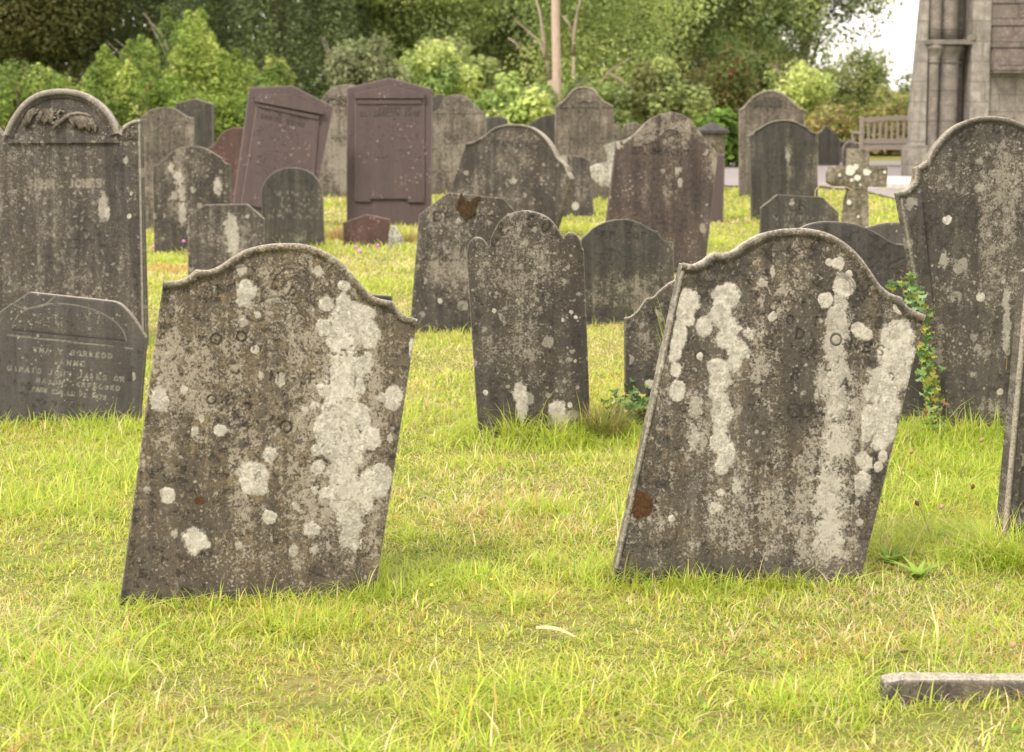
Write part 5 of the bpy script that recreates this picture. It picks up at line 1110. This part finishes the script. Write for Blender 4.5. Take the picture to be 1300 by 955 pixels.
def crown_leaves(center, rad, n, leaf, cols, nb=26, style='broad', accent=None, acc=.0, shell=.35, zmin=.05, seed=0):
    g = np.random.default_rng(seed + 100); rad = np.array(rad)
    if style == 'cone':   # several pointed leaders
        tx = g.uniform(-.85, .85, nb); ty = g.uniform(-.8, .6, nb); C, N, bid = [], [], []
        hts = (1 - .45 * np.abs(tx)) * g.uniform(.72, 1.02, nb)
        for k in range(nb):
            m = n // nb; t = g.random(m) ** .8; r_ = (1 - t) ** .75 * rad[0] * .34 * (.6 + .4 * g.random(m)); a = g.uniform(0, 6.28, m)
            zz = -rad[2] + 2 * rad[2] * hts[k] * t
            lay = .06 * np.sin(zz * 14 + a * 2)
            C.append(np.c_[tx[k] * rad[0] + np.cos(a) * (r_ + lay), ty[k] * rad[1] + np.sin(a) * (r_ + lay), zz]); N.append(np.c_[np.cos(a) * .6, np.sin(a) * .6, np.full(m, .8)]); bid.append(np.full(m, k))
        C = np.vstack(C); N = np.vstack(N); bid = np.concatenate(bid)
    else:
        d = g.normal(size=(nb, 3)); d /= np.linalg.norm(d, axis=1)[:, None]; bc = d * rad * (g.random((nb, 1)) ** .45) * .78; br = rad.mean() * g.uniform(.20, .42, nb)
        w = br ** 2; k = g.choice(nb, n, p=w / w.sum()); dd = g.normal(size=(n, 3)); dd /= np.linalg.norm(dd, axis=1)[:, None]
        C = bc[k] + dd * (br[k] * (shell + (1 - shell) * g.random(n) ** .5) * (.75 + .5 * fbm(dd[:, 0] * 3 + k, dd[:, 2] * 3, 3, 2)))[:, None]; N = dd * .7 + np.array([0, 0, .55]); bid = k
    N = N + g.normal(0, .45, N.shape); N /= np.linalg.norm(N, axis=1)[:, None]
    C = C + np.array(center); big = (C[:, 2] > 4.8); keep = (C[:, 2] > zmin) & (~big | (g.random(len(C)) < .28)); big = big[keep]; C, N, bid = C[keep], N[keep], bid[keep]; n = len(C)
    cols = np.array(cols); bcol = cols[g.integers(0, len(cols), nb)] * g.uniform(.8, 1.2, (nb, 1)); c = bcol[bid] * g.uniform(.65, 1.35, (n, 1))
    if accent is not None:
        am = (g.random(nb) < .3)[bid] & (g.random(n) < acc * 3); c[am] = np.array(accent) * g.uniform(.7, 1.2, (am.sum(), 1))
    sz = leaf * g.uniform(.6, 1.3, n) * np.where(big, 1.9, 1); return leaves_mesh(C, N, sz, sz * (.5 if style != 'cone' else .32), c)
def plant(name, label, cat, x, top, hw, d, cols, leaf=.10, dens=1500, style='broad', trunk=True, bark=None, base=None, depth=None, height=None, accent=None, acc=0, nb=28, grp=None, seed=0, limbs=8, shell=.35):
    tp_ = at_dist(x, top, d); X = tp_.x; topz = height or tp_.z; Wd = hw / F_PX * d; z0 = base if base is not None else -.1
    cz = (topz + z0) / 2; rz = (topz - z0) / 2; dp = depth or min(Wd, 2.2)
    n = int(2 * Wd * (topz - z0) * dens); r = tag(empty(name, Matrix.Translation((X, d, 0))), label, cat, grp)
    V, i, c = crown_leaves((0, 0, cz), (Wd, dp, rz), n, leaf, cols, nb, style, accent, acc, shell, seed=seed)
    mesh_np('crown', V, [i], m_leaf, r, attrs={'tint': c})
    g = random.Random(seed); bm = bmesh.new()
    if trunk:
        tr = .03 + .022 * topz; pth = [(g.uniform(-.1, .1) * k, g.uniform(-.1, .1) * k, topz * .8 * k / 6) for k in range(7)]; tube(bm, pth, [tr * (1 - .12 * k) for k in range(7)], 9)
        for k in range(limbs):
            a = g.uniform(.2, 2.9); s = g.uniform(.15, .6); p0 = Vector(pth[0]).lerp(Vector(pth[-1]), s); e = Vector((math.cos(a) * Wd * .7, math.sin(a) * dp * .7, min(topz * .92, p0.z + g.uniform(.6, 2.2))))
            mid = p0.lerp(e, .5) + Vector((g.uniform(-.15, .15), g.uniform(-.15, .15), g.uniform(-.1, .25))); tube(bm, [p0, mid, e], [tr * .3, tr * .18, tr * .06], 6)
    else:
        for k in range(7):
            a = g.uniform(0, 6.28); e = Vector((math.cos(a) * Wd * .7, math.sin(a) * dp * .7, topz * g.uniform(.6, .85))); tube(bm, [(0, 0, 0), e * .5 + Vector((0, 0, .15)), e], [.03, .02, .008], 5)
    bm_obj('trunk' if trunk else 'stems', bm, bark or m_bark, r, smooth=True)
    return r
BR = [(0.194, 0.296, 0.055), (0.131, 0.220, 0.043), (0.263, 0.356, 0.083), (0.100, 0.166, 0.036)]; BR = [tuple(q * 1.25 for q in c) for c in BR]; DK = [(0.114, 0.177, 0.066), (0.166, 0.242, 0.087), (0.093, 0.144, 0.059)]; MD = [(0.247, 0.357, 0.109), (0.331, 0.443, 0.148), (0.198, 0.285, 0.099)]
GY = [(.27, .36, .15), (.21, .30, .12), (.33, .41, .19)]; LT = [(0.397, 0.570, 0.165), (0.529, 0.685, 0.222), (0.295, 0.455, 0.130)]; OL = [(.22, .30, .09), (.27, .34, .11), (.17, .25, .07)]; AU = [(.24, .30, .10), (.18, .25, .08), (.30, .32, .12), (.14, .22, .06)]
GY = [tuple(q * .72 for q in c) for c in GY]
SH = 'shrubs along the churchyard edge'; TR = 'trees beyond the churchyard'
plant('shrub', 'bright green shrub at the far left above the JOHN JONES stone', 'shrub', 30, 66, 95, 39, BR, seed=1, trunk=False, accent=(.30, .20, .10), acc=.03, grp=SH)
plant('conifer_shrub', 'large vivid green feathery conifer filling the left background', 'shrub', 228, -2, 150, 42, BR, leaf=.12, dens=2600, style='cone', nb=40, seed=2, grp=SH)
plant('shrub', 'lime green low shrub with pinkish tips in front of the feathery conifer', 'shrub', 205, 88, 62, 38.5, [(.16, .27, .04), (.12, .23, .03)], seed=3, trunk=False, accent=(.34, .18, .17), acc=.05, grp=SH)
plant('shrub', 'dark green low shrub behind the plain pointed stone at left', 'shrub', 300, 105, 55, 39.5, BR[:2], seed=23, trunk=False, grp=SH)
plant('shrub', 'dark low shrub left of the JOHN JONES arch', 'shrub', 110, 108, 60, 38.8, [(.11, .20, .035), (.14, .24, .04)], seed=24, trunk=False, grp=SH)
plant('shrub', 'rounded grey-green shrub above the two purple headstones', 'shrub', 452, 32, 72, 42, GY, seed=4, leaf=.12, grp=SH)
plant('shrub', 'mid green bush behind the pale line-cut headstone', 'shrub', 560, 40, 62, 45, LT, seed=5, leaf=.13, grp=SH)
plant('shrub', 'leafy light green bush left of the tall arched headstone', 'shrub', 652, 88, 56, 40, LT, leaf=.15, seed=6, trunk=False, grp=SH)
plant('shrub', 'dark green bush low down between the bare trunk and the arched headstone', 'shrub', 590, 105, 48, 40.5, MD, leaf=.14, seed=7, trunk=False, grp=SH)
plant('shrub', 'mid green bush behind the tall arched headstone', 'shrub', 745, 92, 60, 41, MD, leaf=.13, seed=8, trunk=False, grp=SH)
plant('shrub', 'mixed green bush above the tall red-brown headstone', 'shrub', 838, 70, 60, 42, MD + AU[:1], leaf=.13, seed=9, trunk=False, grp=SH)
plant('shrub', 'red-tinged autumn bush left of the grey tableted headstone', 'shrub', 925, 38, 62, 45, AU, seed=10, accent=(.36, .13, .08), acc=.05, grp=SH)
plant('shrub', 'fresh green rounded bush directly above the smooth dark headstone', 'shrub', 1015, 56, 58, 44, LT + BR[:1], seed=11, grp=SH)
plant('tree', 'round olive-green tree against the sky left of the church', 'tree', 1095, 50, 56, 52, OL, nb=44, seed=12, leaf=.09, dens=2200, grp=TR)
plant('bramble', 'bright broad-leaved bramble just right of the red-brown headstone', 'shrub', 910, 132, 42, 36, [(.16, .30, .05), (.11, .22, .035)], leaf=.17, dens=700, seed=13, trunk=False, grp=SH)
plant('shrub', 'small flowering shrub over the bench top', 'shrub', 1140, 104, 48, 43.5, [(.17, .25, .05), (.22, .27, .08)], leaf=.14, dens=700, seed=14, trunk=False, accent=(.5, .36, .25), acc=.09, grp=SH)
plant('shrub', 'olive bush low against the sky beside the church buttress', 'shrub', 1158, 92, 44, 48, OL, leaf=.10, dens=2000, seed=44, trunk=False, grp=SH)
plant('shrub', 'shady green bush filling the gap left of the bare reddish trunk', 'shrub', 595, 42, 58, 47, MD + LT[:1], leaf=.12, seed=45, trunk=False, grp=SH)
hd = plant('hedge', 'clipped yellowish hedge behind the bench and chest tomb', 'hedge', 1110, 138, 150, 42, [(.27, .31, .08), (.33, .32, .12), (.21, .27, .065)], leaf=.12, dens=1300, seed=15, trunk=False, accent=(.34, .20, .13), acc=.06, nb=60, depth=.8)
plant('tree', 'dark yellowish-green tree in the upper left corner', 'tree', 30, -300, 190, 54, [(.12, .15, .045), (.15, .165, .055), (.08, .11, .03)], height=8.5, dens=1100, leaf=.12, seed=16, nb=60, grp=TR)
plant('conifer_tree', 'dark conifer tree above the right end of the vivid conifer', 'tree', 345, -300, 130, 53, DK, height=9.5, dens=1200, leaf=.13, style='cone', seed=17, nb=40, grp=TR)
plant('conifer_tree', 'dark conifer tree between the vivid conifer and the upper left tree', 'tree', 190, -300, 120, 56, DK, height=9, dens=1100, leaf=.13, style='cone', seed=18, nb=36, grp=TR)
plant('tree', 'green broadleaf tree above the grey-green shrub', 'tree', 510, -300, 140, 55, MD + LT[:1], height=8.5, dens=1100, leaf=.12, seed=19, nb=60, grp=TR)
plant('tree', 'shady broadleaf tree behind the bare reddish trunk', 'tree', 665, -300, 130, 58, MD, height=9, dens=1100, leaf=.12, seed=20, nb=60, grp=TR)
plant('tree', 'broad dark green tree right of the bare reddish trunk, top cut by the frame', 'tree', 860, -300, 140, 57, DK + MD, height=9, dens=1100, leaf=.12, seed=21, nb=60, grp=TR)
plant('tree', 'tall dark tree whose ragged right side stands against the white sky', 'tree', 1030, -260, 112, 56, MD + DK[:1], height=8.2, base=1.0, dens=1100, leaf=.12, seed=22, nb=60, grp=TR)
# ash with visible pale limbs, and the bare trunk
r = tag(empty('ash_tree', Matrix.Translation((at_dist(760, 100, 45).x, 45, 0))), 'loose-leaved tree with pale forking limbs around the bare reddish trunk', 'tree', TR)
V, i, c = crown_leaves((0, 0, 3.1), (2.6, 1.6, 3.4), 24000, .10, LT + MD, 46, 'broad', seed=40, shell=.2); mesh_np('crown', V, [i], m_leaf, r, attrs={'tint': c})
bm = bmesh.new()
def pxl(x, y, dd=0): q = at_dist(x, y, 43.75 + dd); return Vector((q.x - r.location.x, q.y - 45, q.z))
r.location = (at_dist(760, 100, 45).x, 45, 0)
for path, ra in ((((698, 102), (694, 76), (684, 52), (664, 34), (650, 22)), .05), (((694, 76), (690, 50), (686, 20), (676, -20)), .055), (((728, 70), (728, 45), (733, 15), (742, -20)), .055), (((664, 66), (655, 55), (645, 48)), .03),
                 (((728, 45), (722, 30), (714, 20)), .03), (((758, 116), (772, 92), (790, 80), (808, 70)), .04), (((772, 92), (783, 100), (815, 125), (826, 140)), .035), (((740, 120), (728, 95), (728, 70)), .06), (((785, 98), (800, 112), (818, 118)), .025)):
    tube(bm, [pxl(*p) for p in path], [ra * (1 - .24 * k) for k in range(len(path))], 7)
tube(bm, [(-.2, -1.5, 0), pxl(712, 150), pxl(698, 102)], [.16, .12, .06], 8); tube(bm, [(-.2, -1.5, 0), pxl(740, 150), pxl(740, 120)], [.14, .1, .06], 8); tube(bm, [(.0, -1.5, 0), pxl(757, 150), pxl(758, 116)], [.10, .07, .045], 8)
bm_obj('trunk', bm, m_bark2, r, smooth=True)
q = at_dist(706, 108, 40.5); r = tag(empty('pine_tree', Matrix.Translation((q.x, 40.5, 0))), 'straight slim bare reddish trunk rising out of the bushes past the top of the frame', 'tree')
bm = bmesh.new(); tube(bm, [(.02 * math.sin(k * 1.3), 0, k * .9) for k in range(10)], [.098 - .004 * k for k in range(10)], 12); bm_obj('trunk', bm, m_bark3, r, smooth=True)
V, i, c = crown_leaves((0, 0, 8.2), (1.6, 1.6, 1.3), 3500, .16, DK + MD, 16, 'broad', seed=41); mesh_np('crown', V, [i], m_leaf, r, attrs={'tint': c})
# far wood as one mass
g = np.random.default_rng(5); n = 60000; X = g.uniform(-40, 11.0, n); Hm = 5.0 + 2.6 * vnoise(X * .35, X * 0, 8) + .8 * vnoise(X * 1.7, X * 0, 9); Hm *= np.clip((11.2 - X) / 4, .25, 1); Z = g.random(n) * Hm; Y = 68 + 2.5 * fbm(X * .6, Z * .8, 4, 3) + g.uniform(-.5, 2.5, n)
N_ = np.c_[g.normal(0, .5, n), -np.ones(n) * .7, g.normal(.5, .4, n)]; N_ /= np.linalg.norm(N_, axis=1)[:, None]; kk = fbm(X * .5, Z * .6, 12, 3)[:, None]
V, i, c = leaves_mesh(np.c_[X, Y, Z], N_, g.uniform(.25, .45, n), g.uniform(.16, .28, n), (np.array([[.10, .14, .045]]) * (1 - kk) + np.array([[.19, .25, .08]]) * kk) * g.uniform(.7, 1.3, (n, 1)))
tag(mesh_np('far_wood', V, [i], m_leaf, attrs={'tint': c}), 'dark mass of far-off woodland behind the trees', 'woodland', kind='stuff')

# ------------------------------------------------------------------ light and camera
SUN_EL, SUN_AZ = 52, -35     # azimuth from behind the camera, towards the left
w = bpy.data.worlds.new('World'); SC.world = w; w.use_nodes = True; nt = w.node_tree; bg = nt.nodes['Background']
sk = nt.nodes.new('ShaderNodeTexSky'); sk.sky_type = 'NISHITA'; sk.sun_disc = False; sk.sun_elevation = R(SUN_EL); sk.sun_rotation = R(180 + SUN_AZ); sk.air_density = 1.0; sk.dust_density = 1.0; sk.ozone_density = .6; sk.altitude = 0
mxs = nt.nodes.new('ShaderNodeMix'); mxs.data_type = 'RGBA'; mxs.inputs[0].default_value = .75; nt.links.new(sk.outputs[0], mxs.inputs[6]); mxs.inputs[7].default_value = (10.4, 9.45, 8.7, 1)   # even overcast cloud
nt.links.new(mxs.outputs[2], bg.inputs[0]); bg.inputs[1].default_value = .11
ld = bpy.data.lights.new('sun', 'SUN'); ld.energy = 1.8; ld.angle = R(15); ld.color = (1, .915, .81); lo = bpy.data.objects.new('sun', ld); COL.objects.link(lo)
az = R(180 + SUN_AZ * -1); d = Vector((math.sin(R(SUN_AZ)) * math.cos(R(SUN_EL)), -math.cos(R(SUN_AZ)) * math.cos(R(SUN_EL)), math.sin(R(SUN_EL))))
lo.rotation_euler = (-d).to_track_quat('-Z', 'Y').to_euler()
cd = bpy.data.cameras.new('camera'); co = bpy.data.objects.new('camera', cd); COL.objects.link(co); SC.camera = co
cd.sensor_fit = 'HORIZONTAL'; cd.sensor_width = 36; cd.lens = F_PX * 36 / 1300; cd.shift_y = (432 - 477.5) / 1300; cd.clip_start = .1; cd.clip_end = 600
cd.dof.use_dof = True; cd.dof.focus_distance = 6.9; cd.dof.aperture_fstop = 5.5; cd.dof.aperture_blades = 7
co.location = CAM; co.rotation_euler = (math.pi / 2 - PITCH, 0, 0)
SC.view_settings.view_transform = 'Standard'; SC.view_settings.look = 'None'; SC.view_settings.gamma = 1; SC.view_settings.exposure = 1.15
